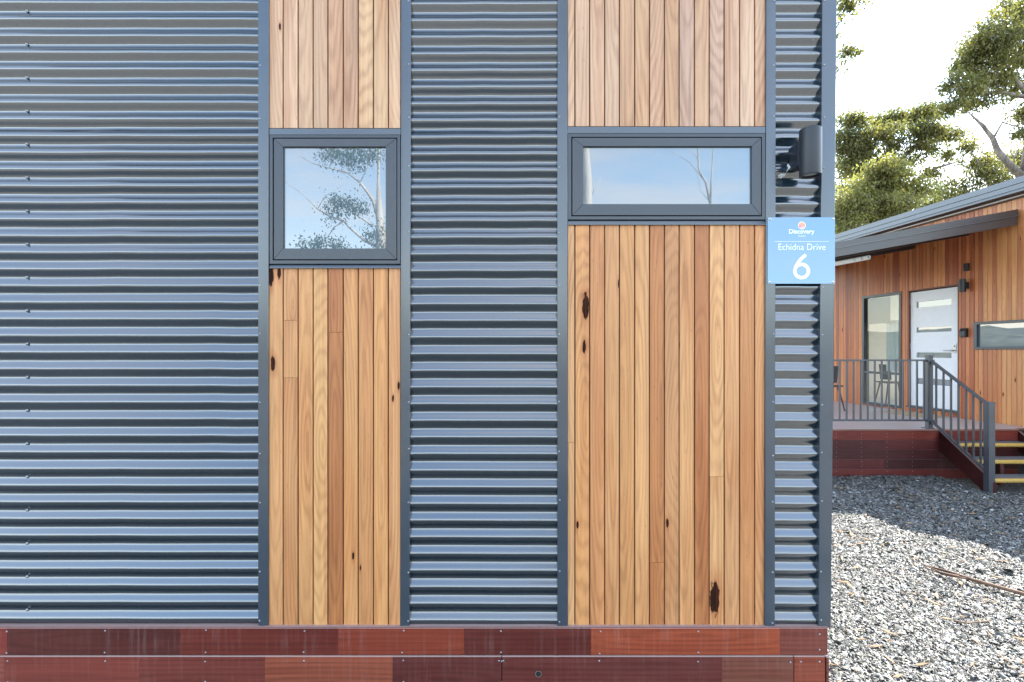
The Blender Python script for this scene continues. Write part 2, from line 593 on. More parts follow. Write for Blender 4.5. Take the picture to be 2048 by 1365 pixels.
hm = MB()
NA, NRg = 240, 7
for j in range(NRg):
    for i in range(NA):
        a = 2 * math.pi * i / NA
        t = j / (NRg - 1)
        rad = 90 + 90 * t + 4 * math.sin(a * 9)
        base = 10.0 + 3.5 * math.sin(a * 2 + 0.8) + 2.2 * math.sin(a * 5 + 2.1) + 1.1 * math.sin(a * 13)
        hh = -0.5 + (base + 1.2 * random.random()) * math.sin(min(1.0, t * 1.35) * math.pi / 2) + (0.9 * random.random() if 0 < j else 0)
        if j == 0:
            hh = -0.5
        hm.v.append((rad * math.sin(a), rad * math.cos(a), hh))
for j in range(NRg - 1):
    for i in range(NA):
        hm.f.append((j * NA + i, j * NA + (i + 1) % NA, (j + 1) * NA + (i + 1) % NA, (j + 1) * NA + i))
        hm.mi.append(0)
o = hm.build("hills", M["hill"], smooth=True)
o["kind"] = "structure"

# ------------------------------------------------------------------ the near cabin
cabin = thing("cabin", "near cabin wall of grey corrugated metal with two timber panels and small windows", "cabin", (0, 0, 0))
XL, XR = -3.6, wx(1656)                # ends of the built front
Z_BASE = wz(1253)
TOP = 5.2

b_ = MB()
b_.box(XL, 1.40, 0.055, 3.6, 0.05, TOP - 0.1)
b_.build("wall", M["wall"], cabin)
b_ = MB()
b_.box(XL - 0.2, 1.55, -0.6, 3.8, TOP - 0.1, TOP + 0.08)
b_.build("roof", M["roof"], cabin)
b_ = MB()
b_.box(1.40, 1.428, 0.06, 3.6, Z_BASE, TOP - 0.1)
b_.build("side_wall", M["orb"], cabin)

PITCH = 33.3                           # photo pixels per corrugation


def orb_depth(u):
    """u counts corrugations downwards, crest at whole numbers"""
    c = math.cos(2 * math.pi * u)
    return 0.0088 - 0.0088 * (0.9 * c + 0.1 * c * abs(c))


def corrugated(px0, px1, off, x_screws, side):
    Y0 = 0.011
    x0 = wx(px0, Y0) if px0 is not None else XL
    x1 = wx(px1, Y0)
    crest0 = 505 + off - PITCH * 30
    joints = [-1000, 246 + off - 333 * 3, 246 + off - 333 * 2, 246 + off - 333, 246 + off, 579 + off, 918 + off - 5.5, 1300]
    tilt = {"l": (0, 0), "m": (-0.0028, 0.0), "r": (-0.001, 0.0)}[side]
    ncol = max(4, int((x1 - x0) / 0.11))
    for ji in range(1, len(joints) - 1):
        a, bq = joints[ji], joints[ji + 1]
        if ji == len(joints) - 2:
            bq = 1249
        rows = []
        n = max(8, int((bq - a + 3) / PITCH * 18))
        for r_ in range(n + 1):
            py = a + (bq + 2.0 - a) * r_ / n
            rows.append(py)
        vs, fs = [], []
        jit = [random.gauss(0, 0.00035) for _ in range(ncol + 1)]
        jz = [random.gauss(0, 0.0005) for _ in range(ncol + 1)]
        for py in rows:
            u = (py - crest0) / PITCH
            lift = 0.0
            if py < a + 12:
                lift = 0.0022          # tucked behind the sheet above
            for c_ in range(ncol + 1):
                x = x0 + (x1 - x0) * c_ / ncol
                y = Y0 + orb_depth(u) + lift * (1 - max(0, min(1, (py - a - 6) / 6))) + jit[c_]
                z = wz(py, Y0 + 0.008) + jz[c_] + tilt[0] * (x - x0) * ((py - 700) / 700.0)
                vs.append((x, y, z))
        w = ncol + 1
        for r_ in range(n):
            for c_ in range(ncol):
                fs.append((r_ * w + c_, (r_ + 1) * w + c_, (r_ + 1) * w + c_ + 1, r_ * w + c_ + 1))
        mb = MB()
        mb.add(vs, fs)
        so = mb.build("corrugated_sheet", M["orb"], cabin, smooth=True)
    if x_screws:
        sm = MB()
        for sp in x_screws:
            for k_ in range(-12, 19):
                py = 22 + 66.6 * k_ + off
                if py > 1240:
                    continue
                sm.dome((wx(sp, Y0 + .012), Y0 + 0.013, wz(py, Y0 + 0.012)), 0.0042, 0.005, n=8)
                sm.dome((wx(sp, Y0 + .012), Y0 + 0.0145, wz(py, Y0 + 0.012)), 0.0066, 0.003, n=8)
        so = sm.build("screw_heads", M["rivet"], cabin, smooth=True)
        so["kind"] = "stuff"


corrugated(None, 520, 0.0, [53, -330], "l")
corrugated(814, 1121, 3.0, [], "m")
corrugated(1546, 1643, 3.5, [], "r")


def flashing(pxt, pxb, bot, rivet_px, name="flashing_strip", right_wrap=False, sd=0):
    """vertical folded strip; pxt / pxb left and right edges at the top and bottom of the photo"""
    zb = wz(bot)
    zt = TOP - 0.12
    z_top, z_bot = wz(0), wz(1255)

    def ex(k_, z):
        t = (z - z_bot) / (z_top - z_bot)
        return wx(pxb[k_] + (pxt[k_] - pxb[k_]) * t)
    rnd = random.Random(sd)
    prof_n = 14
    vs, fs = [], []
    zs = [zb + (zt - zb) * i / prof_n for i in range(prof_n + 1)]
    e = 0.0016
    for z in zs:
        l, r_ = ex(0, z), ex(1, z)
        w = rnd.gauss(0, 0.0004)
        dep = 0.5 if right_wrap else 0.034
        prof = [(l, 0.03), (l, e), (l + e, w), (l + 0.3 * (r_ - l), w - 0.0003), (l + .7 * (r_ - l), w - 0.0002), (r_ - e, w), (r_, e), (r_, dep)]
        vs += [(x, y, z) for x, y in prof]
    m = 8
    for i in range(prof_n):
        for j in range(m - 1):
            fs.append((i * m + j, i * m + j + 1, (i + 1) * m + j + 1, (i + 1) * m + j))
    fs.append(tuple(range(m)))
    mb = MB()
    mb.add(vs, fs)
    fo = mb.build(name, M["trim"], cabin)
    me = fo.data
    me.polygons.foreach_set("use_smooth", [False] * len(me.polygons))
    rm = MB()
    for i, py in enumerate((0, 131, 235, 335, 467, 570, 670, 805, 907, 1006, 1142, 1243)):
        rm.dome((wx(rivet_px + (pxb[0] - pxt[0]) * (py / 1255.0)) + rnd.gauss(0, 0.001), 0.0, wz(py + rnd.gauss(0, 2.5))), 0.0042, 0.0035, n=8)
    ro = rm.build("rivets", M["rivet"], fo, smooth=True)
    ro["kind"] = "stuff"
    return fo


flashing((516, 537), (516, 536), 1251, 519.5, sd=1)
flashing((802, 822), (800.5, 818.5), 1256, 818.5, sd=2)
flashing((1115, 1135), (1115, 1135.5), 1253, 1119, sd=3)
flashing((1533, 1552), (1530, 1550), 1255, 1548, sd=4)
flashing((1645, 1674), (1637, 1662), 1255, 1649, "corner_flashing", True, sd=5)

# timber cladding boards -------------------------------------------------------
Y_PL = 0.011


def board(parent, name, x0, x1, z0, z1, yf, th, material, tone, knots=(), sd=None, cham=0.0016, bow=0.0):
    c = Vector(((x0 + x1) / 2, yf, (z0 + z1) / 2))
    a, b2 = x0 - c.x, x1 - c.x
    mb = MB()
    mb.prism([(a, 0.0 + cham + bow), (a + cham, bow), (b2 - cham, bow), (b2, cham + bow), (b2, th), (a, th)], z0 - c.z, z1 - c.z, "z")
    o = mb.build(name, material, parent)
    o.location = c
    rr = random.Random(sd) if sd is not None else random
    o["tone"] = [float(t) for t in tone]
    kind = rr.random()
    gk = rr.choice([-1, 1]) * (rr.uniform(0.02, 0.07) if kind < 0.55 else rr.uniform(0.07, 0.17))
    o["grain"] = [rr.uniform(-0.03, 0.03) + (rr.choice([-1, 1]) * rr.uniform(0.03, 0.09) if kind > 0.8 else 0.0), gk, rr.uniform(0, 60)]
    for nm, kq in zip(("knot_one", "knot_two", "knot_three"), knots):
        o[nm] = [kq[0] - c.x, kq[1] - c.z, kq[2]]
    return o


K_WOOD = 0.76
L_EDGES = [537.5, 566, 595.9, 626, 655.5, 686.3, 716.3, 746.7, 776.6, 801]
R_EDGES = [1135, 1149.8, 1179.4, 1209.5, 1239, 1269.5, 1299, 1329.2, 1358.5, 1389.2, 1418.8, 1448.6, 1479.4, 1509.5, 1531.5]
L_LOW = [(224, 172, 122), (212, 160, 112), (216, 164, 112), (226, 180, 126), (186, 122, 76), (222, 168, 114), (208, 152, 102), (226, 172, 116), (222, 170, 122)]
L_UP = [(222, 178, 142), (224, 182, 148), (214, 172, 136), (206, 166, 132), (204, 158, 122), (202, 156, 122), (226, 182, 136), (220, 176, 132), (228, 186, 148)]
R_LOW = [(222, 176, 130), (222, 166, 112), (204, 146, 100), (216, 166, 118), (214, 162, 110), (220, 172, 122), (192, 132, 86), (208, 158, 114),
         (222, 172, 122), (184, 122, 78), (226, 180, 130), (216, 166, 120), (204, 146, 98), (220, 164, 116)]
R_UP = [(226, 184, 148), (222, 180, 146), (220, 176, 142), (214, 176, 144), (206, 160, 122), (214, 168, 126), (206, 160, 126), (208, 160, 120),
        (200, 162, 138), (216, 172, 134), (204, 166, 140), (216, 174, 142), (226, 188, 156), (218, 174, 138)]
GAP = 2.5


def warm(c, mean=(0.0, 0.0, 0.0), keep=0.85):
    return tuple(m_ + (q - m_) * keep for q, m_ in zip(c, mean))


MEAN_LOW, MEAN_UP = srgb(220, 164, 108, 0.76), srgb(221, 177, 140, 0.80)


def kp(px, py, rpx):
    return (wx(px, Y_PL), wz(py, Y_PL), rpx * 0.0023)


KN = {("L", 0, "up"): [kp(560, 53, 8)],
      ("L", 0, "low"): [kp(542, 553, 19), kp(546, 727, 17), kp(558, 545, 14)],
      ("L", 8, "low"): [kp(797, 772, 9), kp(786, 798, 8)],
      ("L", 5, "low"): [kp(706, 1112, 9)], ("L", 6, "low"): [kp(721, 1136, 6)], ("L", 1, "low"): [kp(578, 1224, 7)],
      ("R", 1, "low"): [kp(1171, 613, 27), kp(1168, 696, 14), kp(1157, 815, 9)],
      ("R", 1, "lowest"): [kp(1155, 1050, 9)],
      ("R", 7, "low"): [kp(1335, 1047, 10)], ("R", 10, "lowest"): [kp(1429.5, 1196, 36)],
      ("R", 3, "low"): [kp(1240, 570, 14)]}
JOINT = {("L", 1): [641, 756], ("L", 4): [665], ("R", 0): [886], ("R", 10): [954], ("R", 6): [1126]}


def panel(tag_, edges, up, low, y_up, y_low, y_bot):
    for i in range(len(up)):
        x0 = wx(edges[i] + (GAP / 2 if i else 0.3), Y_PL)
        x1 = wx(edges[i + 1] - (GAP / 2 if i < len(up) - 1 else 0.3), Y_PL)
        jitter = random.Random(i * 7 + len(up))
        yf = Y_PL + jitter.uniform(-0.0006, 0.0006)
        board(cabin, "plank", x0, x1, wz(y_up + 0.5, Y_PL), TOP - 0.12, yf, 0.019, M["clad"], warm(srgb(*up[i], 0.80), MEAN_UP), KN.get((tag_, i, "up"), ()), sd=100 + i + 50 * len(up))
        js = [y_low] + JOINT.get((tag_, i), []) + [y_bot]
        for q in range(len(js) - 1):
            last = q == len(js) - 2
            z1 = wz(js[q] + (0.35 if q else 0), Y_PL)
            z0 = wz(js[q + 1] - (0.0 if last else 0.35), Y_PL)
            kk = KN.get((tag_, i, "low"), ()) if q == 0 or (tag_, i) not in (("L", 1),) else ()
            if last and (tag_, i, "lowest") in KN:
                kk = KN[(tag_, i, "lowest")] + list(kk)[:2]
            t = warm(srgb(*low[i], K_WOOD * (1.0 if q == 0 else jitter.uniform(0.92, 1.06))), MEAN_LOW)
            t = (t[0] * 1.06, t[1] * 0.95, t[2] * 0.84)
            board(cabin, "plank", x0, x1, z0, z1, yf + (0 if q == 0 else jitter.uniform(-.0005, .0005)), 0.019, M["clad"], t, kk, sd=300 + i + 50 * len(up) + 1000 * q)


panel("L", L_EDGES, L_UP, L_LOW, 256, 537, 1251)
panel("R", R_EDGES, R_UP, R_LOW, 252.5, 450, 1252)
for e0, e1, v0, v1 in ((537, 802, 266, 530), (1134, 1534, 264, 442)):
    mb = MB()
    mb.box(wx(e0), wx(e1), Y_PL + 0.0105, 0.052, Z_BASE, wz(v1))
    mb.box(wx(e0), wx(e1), Y_PL + 0.0105, 0.052, wz(v0), TOP - 0.12)
    mb.build("backing_board", M["clad_back"], cabin)


# windows ---------------------------------------------------------------------
def ring(mb, xo0, xo1, zo0, zo1, xi0, xi1, zi0, zi1, yf, yb, yi=None):
    """rectangular frame with mitred front; front yf, back yb, inner edge pushed to yi"""
    yi = yf if yi is None else yi
    vo = [(xo0, yf, zo0), (xo1, yf, zo0), (xo1, yf, zo1), (xo0, yf, zo1)]
    vi = [(xi0, yi, zi0), (xi1, yi, zi0), (xi1, yi, zi1), (xi0, yi, zi1)]
    bo = [(x, yb, z) for x, _, z in vo]
    bi = [(x, yb, z) for x, _, z in vi]
    vs = vo + vi + bo + bi
    fs = []
    for i in range(4):
        j = (i + 1) % 4
        fs += [(i, j, 4 + j, 4 + i), (4 + i, 4 + j, 12 + j, 12 + i), (j, i, 8 + i, 8 + j), (8 + i, 8 + j, 12 + j, 12 + i)]
    mb.add(vs, fs)


def window(head, outer, gap, sash, glass, sill):
    """boxes as (left, right, top, bottom) in photo pixels on the wall"""
    yo = 0.004
    zc = lambda b4, y: (wx(b4[0], y), wx(b4[1], y), wz(b4[3], y), wz(b4[2], y))
    x0, x1, z0, z1 = zc(outer, yo)
    gx0, gx1, gz0, gz1 = zc(gap, yo)
    mb = MB()
    ring(mb, x0, x1, z0, z1, gx0, gx1, gz0, gz1, yo, 0.05)
    w = mb.build("window", M["frame"], cabin, bevel=0.0012)
    mb = MB()
    mb.box(gx0 + 0.0002, gx1 - 0.0002, 0.040, 0.0485, gz0 + 0.0002, gz1 - 0.0002)
    mb.build("seal", M["gap"], w)
    ys = 0.006
    a0, a1, c0, c1 = zc(sash, ys)
    yg = 0.019
    i0, i1, k0, k1 = zc(glass, yg)
    for q in range(4):                 # four mitred members
        mb = MB()
        co = [(a0, c0), (a1, c0), (a1, c1), (a0, c1)]
        ci = [(i0, k0), (i1, k0), (i1, k1), (i0, k1)]
        j = (q + 1) % 4
        sh = 0.0003
        d = Vector((co[j][0] - co[q][0], co[j][1] - co[q][1])).normalized() * sh
        A_, B_ = Vector(co[q]) + d, Vector(co[j]) - d
        C_, E_ = Vector(ci[j]) - d, Vector(ci[q]) + d
        n_in = Vector((-d.y, d.x)) / sh
        l1 = 0.006
        yy = [ys, ys, ys + 0.0015, ys + 0.0015]
        vs = [(A_.x, ys, A_.y), (B_.x, ys, B_.y), (C_.x, ys + 0.001, C_.y), (E_.x, ys + 0.001, E_.y),
              (A_.x, 0.04, A_.y), (B_.x, 0.04, B_.y), (C_.x, 0.022, C_.y), (E_.x, 0.022, E_.y)]
        mb.add(vs, [(0, 1, 2, 3), (7, 6, 5, 4), (0, 4, 5, 1), (2, 6, 7, 3), (1, 5, 6, 2), (3, 7, 4, 0)])
        mb.build("sash_rail", M["frame"], w, bevel=0.001)
    mb = MB()
    mb.box(i0 - 0.006, i1 + 0.006, yg, yg + 0.006, k0 - 0.006, k1 + 0.006)
    mb.build("pane", M["glass"], w)
    mb = MB()
    hx0, hx1, hz0, hz1 = zc(head, 0.0)
    mb.box(hx0, hx1, 0.002, 0.05, hz0, hz1)
    mb.build("head_flashing", M["trim"], w, bevel=0.0012)
    mb = MB()
    sx0, sx1, sz0, sz1 = zc(sill, 0.0)
    mb.prism([(0.010, sz1 - 0.0004), (0.001, sz0 + 0.003), (0.001, sz0 + 0.0005), (0.05, sz0 + 0.0005), (0.05, sz1 - 0.0004)], sx0, sx1, "x")
    mb.build("sill", M["trim"], w)
    return w


window((538, 801, 257, 269.6), (538.7, 800.5, 270, 528.3), (545.2, 794.4, 276, 521), (547.6, 793, 277.6, 519.2), (568.4, 772.7, 295.7, 498.3), (538.7, 801, 528.8, 537))
window((1135.3, 1531.5, 253.5, 266.6), (1135.5, 1531, 267, 439.6), (1142.7, 1523.9, 274.5, 433), (1144.8, 1522.4, 276, 431), (1165.8, 1501.4, 295, 410), (1136, 1531, 440.2, 450))

# base boards -----------------------------------------------------------------
K_B = 0.82
ROW1 = [(-430, 14, (140, 66, 60)), (14, 360, (84, 44, 44)), (360, 676, (104, 46, 40)), (676, 928, (136, 64, 48)), (928, 1182, (88, 42, 40)),
        (1182, 1560, (164, 84, 58)), (1560, 1655, (128, 74, 68))]
ROW2 = [(-430, 9, (146, 84, 78)), (9, 278, (128, 66, 60)), (278, 530, (118, 62, 58)), (530, 785, (150, 86, 68)), (785, 1003, (90, 48, 50)),
        (1004.5, 1444, (102, 56, 56)), (1444, 1587, (124, 80, 70)), (1588.5, 1650, (146, 80, 64))]
ROW3 = [(-430, 500, (110, 60, 56)), (500, 1120, (120, 64, 58)), (1120, 1650, (118, 66, 58))]


def base_row(rows, yt, yb_, yf):
    for i, (a, b2, t) in enumerate(rows):
        x0, x1 = wx(a, yf) + 0.0002, wx(b2, yf) - 0.0002
        z0, z1 = wz(yb_, yf), wz(yt, yf)
        c = Vector(((x0 + x1) / 2, yf, (z0 + z1) / 2))
        mb = MB()
        e = 0.0025
        zz0, zz1 = z0 - c.z, z1 - c.z
        mb.prism([(e, zz0), (0.0, zz0 + e), (0.0, zz1 - 0.004), (0.005, zz1), (0.03, zz1), (0.03, zz0)], x0 - c.x, x1 - c.x, "x")
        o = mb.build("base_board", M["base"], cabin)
        o.location = c
        rr = random.Random(a * 3 + int(yt))
        tq = warm(srgb(*t, K_B), srgb(116, 58, 50, K_B), 0.8)
        o["tone"] = [tq[0] * 1.05, tq[1] * 0.92, tq[2] * 0.78]
        o["grain"] = [rr.uniform(-0.06, 0.06), rr.uniform(0.03, 0.12) * rr.choice([-1, 1]), rr.uniform(0, 50)]


base_row(ROW1, 1255.5, 1311.2, -0.008)
base_row(ROW2, 1312.6, 1372, -0.008)
base_row(ROW3, 1374.6, 1424, -0.008)
mb = MB()
mb.box(XL, wx(1654), -0.006, 0.05, wz(1255.2), wz(1252.6))
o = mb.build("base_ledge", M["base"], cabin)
o["tone"] = [float(q) for q in srgb(150, 96, 90, 0.6)]
o["grain"] = [0.0, 0.05, 3.0]
mb = MB()
mb.box(XL, wx(1648), 0.024, 0.055, 0.0, wz(1253))
mb.build("base_backing", M["black"], cabin)
mb = MB()
mb.box(wx(1651), wx(1656.5), -0.006, 0.6, wz(1424), wz(1314))
o = mb.build("corner_board", M["base"], cabin, bevel=0.002)
o["tone"] = [float(q) for q in srgb(140, 76, 66, 0.55)]
o["grain"] = [0.0, 0.05, 9.0]
sm = MB()
rr = random.Random(4)
for px in list(range(-180, 1500, 0 + 196)) + []:
    pass
for px in (17, 213, 413, 610, 806, 1003, 1199, 1396):
    for py in (1261, 1304, 1320, 1364):
        sm.dome((wx(px + rr.gauss(0, 1.2)), -0.008, wz(py + rr.gauss(0, 1.3))), 0.0042, 0.0026, n=10)
for px, py in ((1637, 1267), (1637, 1298), (1600, 1322), (1637, 1322), (1579, 1323), (998, 1320), (1007, 1320)):
    sm.dome((wx(px), -0.008, wz(py)), 0.0042, 0.0026, n=10)
o = sm.build("base_screw_heads", M["rivet"], cabin, smooth=True)
o["kind"] = "stuff"
mb = MB()
hx, hz = wx(1076.5), wz(1346)
mb.tube([(hx, -0.0086, hz), (hx, -0.0082, hz)], [0.0125, 0.0125], 16)
mb.build("drain_hole", M["gap"], cabin)
mb = MB()
vs, fs = [], []
for i in range(16):
    a = 2 * math.pi * i / 16
    vs += [(hx + 0.0125 * math.cos(a), -0.0095, hz + 0.0125 * math.sin(a)), (hx + 0.0148 * math.cos(a), -0.0095, hz + 0.0148 * math.sin(a)),
           (hx + 0.0148 * math.cos(a), -0.008, hz + 0.0148 * math.sin(a))]
for i in range(16):
    j = (i + 1) % 16
    fs += [(3 * i, 3 * i + 1, 3 * j + 1, 3 * j), (3 * i + 1, 3 * i + 2, 3 * j + 2, 3 * j + 1)]
mb.add(vs, fs)
mb.build("drain_collar", M["satin"], cabin)

# ------------------------------------------------------------------ sign
YS = -0.004
sx0, sx1 = wx(1535.3, YS), wx(1670, YS)
sz0, sz1 = wz(568, YS), wz(435, YS)
sc_ = (sx0 + sx1) / 2
sign = thing("address_sign", "square light blue number sign with white print, screwed to the cabin corner", "sign", (sc_, YS, sz0))


def sp(u, v):
    """sign face: u, v in photo pixels"""
    return wx(u, YS), wz(v, YS)


mb = MB()
mb.box(sx0, sx1, YS, -0.0005, sz0, sz1)
o = mb.build("panel", M["sign"], sign, loc=None, bevel=0.0006)
o.location = (-sc_, -YS, -sz0)
yl = YS - 0.0006


def on_sign(o):
    o.location = (-sc_, -YS, -sz0)
    return o


def text_mesh(name, body, cx, base_v, width_px, mat_, bold=0.0, height_px=None):
    cu = bpy.data.curves.new("lettering_curve", "FONT")
    cu.body = body
    cu.align_x = "CENTER"
    cu.size = 1.0
    cu.offset = bold
    cu.resolution_u = 4
    tmp = bpy.data.objects.new("lettering_source", cu)
    col.objects.link(tmp)
    dg = bpy.context.evaluated_depsgraph_get()
    me = bpy.data.meshes.new_from_object(tmp.evaluated_get(dg))
    bpy.data.objects.remove(tmp)
    bpy.data.curves.remove(cu)
    co = np.array([v.co[:] for v in me.vertices])
    w = co[:, 0].max() - co[:, 0].min()
    s = width_px * 0.0023 / w
    sy = s
    if height_px:
        sy = height_px * 0.0023 / (co[:, 1].max() - min(0, 0))
    mid = (co[:, 0].max() + co[:, 0].min()) / 2
    X0, Z0 = sp(cx, base_v)
    for v, c in zip(me.vertices, co):
        v.co = (X0 + (c[0] - mid) * s, yl, Z0 + c[1] * sy)
    me.materials.clear()
    me.materials.append(mat_)
    me.update()
    o = bpy.data.objects.new(name, me)
    o.parent = sign
    col.objects.link(o)
    return on_sign(o)


text_mesh("lettering", "Discovery", 1603.3, 467.5, 51, M["sign_white"], 0.022)
text_mesh("lettering", "PARKS", 1603.5, 474.8, 15.5, M["sign_white"], 0.0)
text_mesh("lettering", "Echidna Drive", 1603.8, 500.5, 94, M["sign_white"], -0.004, 12.5)
# the big six: a ring and a leaning stroke
mb = MB()
ccx, ccv = 1603.0, 542.5
ro_, ri_ = 17.2, 10.2
n = 40
vs, fs = [], []
for i in range(n):
    a = 2 * math.pi * i / n
    for r_ in (ro_, ri_):
        x, z = sp(ccx + r_ * math.cos(a), ccv - r_ * 0.97 * math.sin(a))
        vs.append((x, yl, z))
for i in range(n):
    j = (i + 1) % n
    fs.append((2 * i, 2 * i + 1, 2 * j + 1, 2 * j))
mb.add(vs, fs)
vs, fs = [], []
pts = []
for i in range(15):
    t = i / 14
    # centre line from the left of the ring up to the right tip
    x = (1 - t) ** 2 * (ccx - 13.7) + 2 * t * (1 - t) * (ccx - 12.5) + t * t * (ccx + 8.6)
    v = (1 - t) ** 2 * (ccv + 1) + 2 * t * (1 - t) * (ccv - 16.5) + t * t * (ccv - 32.5)
    pts.append((x, v))
for i, (x, v) in enumerate(pts):
    a, b2 = pts[max(0, i - 1)], pts[min(14, i + 1)]
    tx, tv = b2[0] - a[0], b2[1] - a[1]
    l = math.hypot(tx, tv)
    nx, nv = -tv / l * 3.4, tx / l * 3.4
    for sg in (-1, 1):
        X, Zz = sp(x + sg * nx, v + sg * nv)
        vs.append((X, yl - 0.0002, Zz))
for i in range(14):
    fs.append((2 * i, 2 * i + 1, 2 * i + 3, 2 * i + 2))
mb.add(vs, fs)
on_sign(mb.build("numeral", M["sign_white"], sign))
mb = MB()
a, z = sp(1549, 483.6)
c, _ = sp(1657.5, 483.6)
mb.box(a, c, yl, YS - 0.0002, z - 0.0008, z + 0.0008)
on_sign(mb.build("divider_line", M["sign_white"], sign))


def disc(cx, cv, r, y, mat_, name, n=28):
    mb = MB()
    vs = [(sp(cx, cv)[0], y, sp(cx, cv)[1])]
    for i in range(n):
        a = 2 * math.pi * i / n
        x, z = sp(cx + r * math.cos(a), cv - r * math.sin(a))
        vs.append((x, y, z))
    mb.add(vs, [(0, i + 1, (i + 1) % n + 1) for i in range(n)])
    return on_sign(mb.build(name, mat_, sign))


disc(1603.6, 451.5, 7.9, yl + 0.0002, M["sign_white"], "logo_rim")
disc(1603.6, 451.3, 7.0, yl, M["logo"], "logo")
mb = MB()
for x0_, x1_, v1_, w0, w1 in ((1599.2, 1606.0, 452.5, 2.0, 0.7), (1603.4, 1608.0, 452.0, 1.6, 0.6), (1606.6, 1609.6, 453.2, 1.0, 0.5)):
    vs, fs = [], []
    for i in range(8):
        t = i / 7
        x = x0_ + (x1_ - x0_) * t ** 1.6
        v = 458.0 + (v1_ - 458.0) * t
        w = w0 + (w1 - w0) * t
        for sg in (-0.5, 0.5):
            X, Zz = sp(x + sg * w, v)
            vs.append((X, yl - 0.0002, Zz))
    for i in range(7):
        fs.append((2 * i, 2 * i + 1, 2 * i + 3, 2 * i + 2))
    mb.add(vs, fs)
on_sign(mb.build("logo_road", M["sign_white"], sign))
for u, v in ((1540.2, 438.5), (1666, 438), (1539.2, 564.5), (1665.3, 564)):
    X, Zz = sp(u, v)
    mb = MB()
    mb.dome((X, YS, Zz), 0.0058, 0.0025, n=12)
    mb.dome((X, YS - 0.0018, Zz), 0.003, 0.002, n=8)
    on_sign(mb.build("screw", M["steel"], sign, smooth=True))

# ------------------------------------------------------------------ wall lamp on the near cabin
LX, LY, LZ0, LZ1 = 1.322, -0.085, 2.515, 2.722
lamp = thing("wall_lamp", "dark grey cylinder wall light above the blue sign on the near cabin", "wall lamp", (LX, LY, LZ0))
mb = MB()
n = 36
vs, fs = [], []
prof = [(0.0, 0.207), (0.041, 0.207), (0.0445, 0.204), (0.0445, 0.003), (0.0435, 0.0), (0.034, 0.0), (0.033, 0.012)]
for r_, z in prof:
    for i in range(n):
        a = 2 * math.pi * i / n
        vs.append((r_ * math.cos(a), r_ * math.sin(a), z))
for k_ in range(len(prof) - 1):
    for i in range(n):
        j = (i + 1) % n
        fs.append((k_ * n + i, (k_ + 1) * n + i, (k_ + 1) * n + j, k_ * n + j))
mb.add(vs, fs)
o = mb.build("body", M["lamp"], lamp, smooth=True)
es = o.modifiers.new("edge", "EDGE_SPLIT")
es.split_angle = R(35)
mb = MB()
mb.tube([(0, 0, 0.010), (0, 0, 0.014)], [0.033, 0.033], 24)
mb.build("lens", M["lens"], lamp)
mb = MB()
mb.box(-0.036, 0.036, 0.030, 0.108, 0.055, 0.165)
mb.build("mount", M["lamp"], lamp, bevel=0.004)
mb = MB()
rr = random.Random(9)
vs, fs = [], []
for i in range(11):
    for j in range(5):
        t, q = i / 10, j / 4
        x = -0.038 - 0.052 * (1 - t) + rr.gauss(0, 0.0015)
        zz = 0.035 + 0.038 * t * t + (q - 0.5) * (0.012 + 0.03 * t) + rr.gauss(0, 0.002)
        y = 0.108 - 0.010 * math.sin(q * math.pi) * (0.4 + t) + rr.gauss(0, 0.002)
        vs.append((x, y, zz))
for i in range(10):
    for j in range(4):
        fs.append((i * 5 + j, (i + 1) * 5 + j, (i + 1) * 5 + j + 1, i * 5 + j + 1))
mb.add(vs, fs)
mb.build("sealant_smear", M["sealant"], lamp, smooth=True)

# ------------------------------------------------------------------ the neighbouring cabin
UX, UY = 0.0936, -0.9956               # along its wall, towards the camera side
O2 = Vector((7.14, 8.0 - D, 0.0))
RZ2 = math.atan2(UY, UX)
cab2 = thing("cabin", "orange timber clad cabin behind the gravel yard with grey door and awning", "cabin", O2, RZ2)
NX, NY = UY, -UX                       # outward normal


def w2(px, py, out=0.0):
    """local x, z on the far cabin's wall plane moved outwards by `out`"""
    a, b2 = (px - CX) / F, (HY - py) / F
    # point (a Z, Z - D, H + b Z); (p - O2) . n = out
    Zq = (out + O2.x * NX + (O2.y + D) * NY) / (a * NX + NY)
    p = Vector((a * Zq, Zq - D, H + b2 * Zq))
    d = p - O2
    return d.x * UX + d.y * UY, p.z


DECK = 0.67
EAVE = w2(2048, 397, 0.0)[1]
S0, S1 = w2(1640, 700)[0], 2.4
openings = []
tw = (w2(1725, 700)[0], w2(1803, 700)[0], 0.5 * (w2(1725, 809)[1] + w2(1803, 816)[1]), 0.5 * (w2(1725, 593)[1] + w2(1803, 584)[1]))
dr = (w2(1815, 700)[0], w2(1917.5, 700)[0], w2(1917, 827)[1], 0.5 * (w2(1815, 580)[1] + w2(1917.5, 570.5)[1]))
sw = (w2(1949, 700)[0], w2(1949, 700)[0] + 1.75, w2(1949, 699.5)[1], w2(1949, 645)[1])
openings = [tw, dr, sw]
mb = MB()
xs_ = sorted([S0 - 0.5, tw[0], tw[1], dr[0], dr[1], sw[0], sw[1], S1])
# backing sheet in strips around the openings


def strips(x0, x1, z0, z1, ops):
    cuts = sorted({x0, x1} | {q for o_ in ops for q in o_[:2] if x0 < q < x1})
    res = []
    for a, b2 in zip(cuts[:-1], cuts[1:]):
        zs = [(z0, z1)]
        mid = (a + b2) / 2
        for o_ in ops:
            if o_[0] < mid < o_[1]:
                nz_ = []
                for c, d in zs:
                    if o_[2] > c:
                        nz_.append((c, min(d, o_[2])))
                    if o_[3] < d:
                        nz_.append((max(c, o_[3]), d))
                zs = nz_
        res += [(a, b2, c, d) for c, d in zs if d - c > 0.003]
    return res


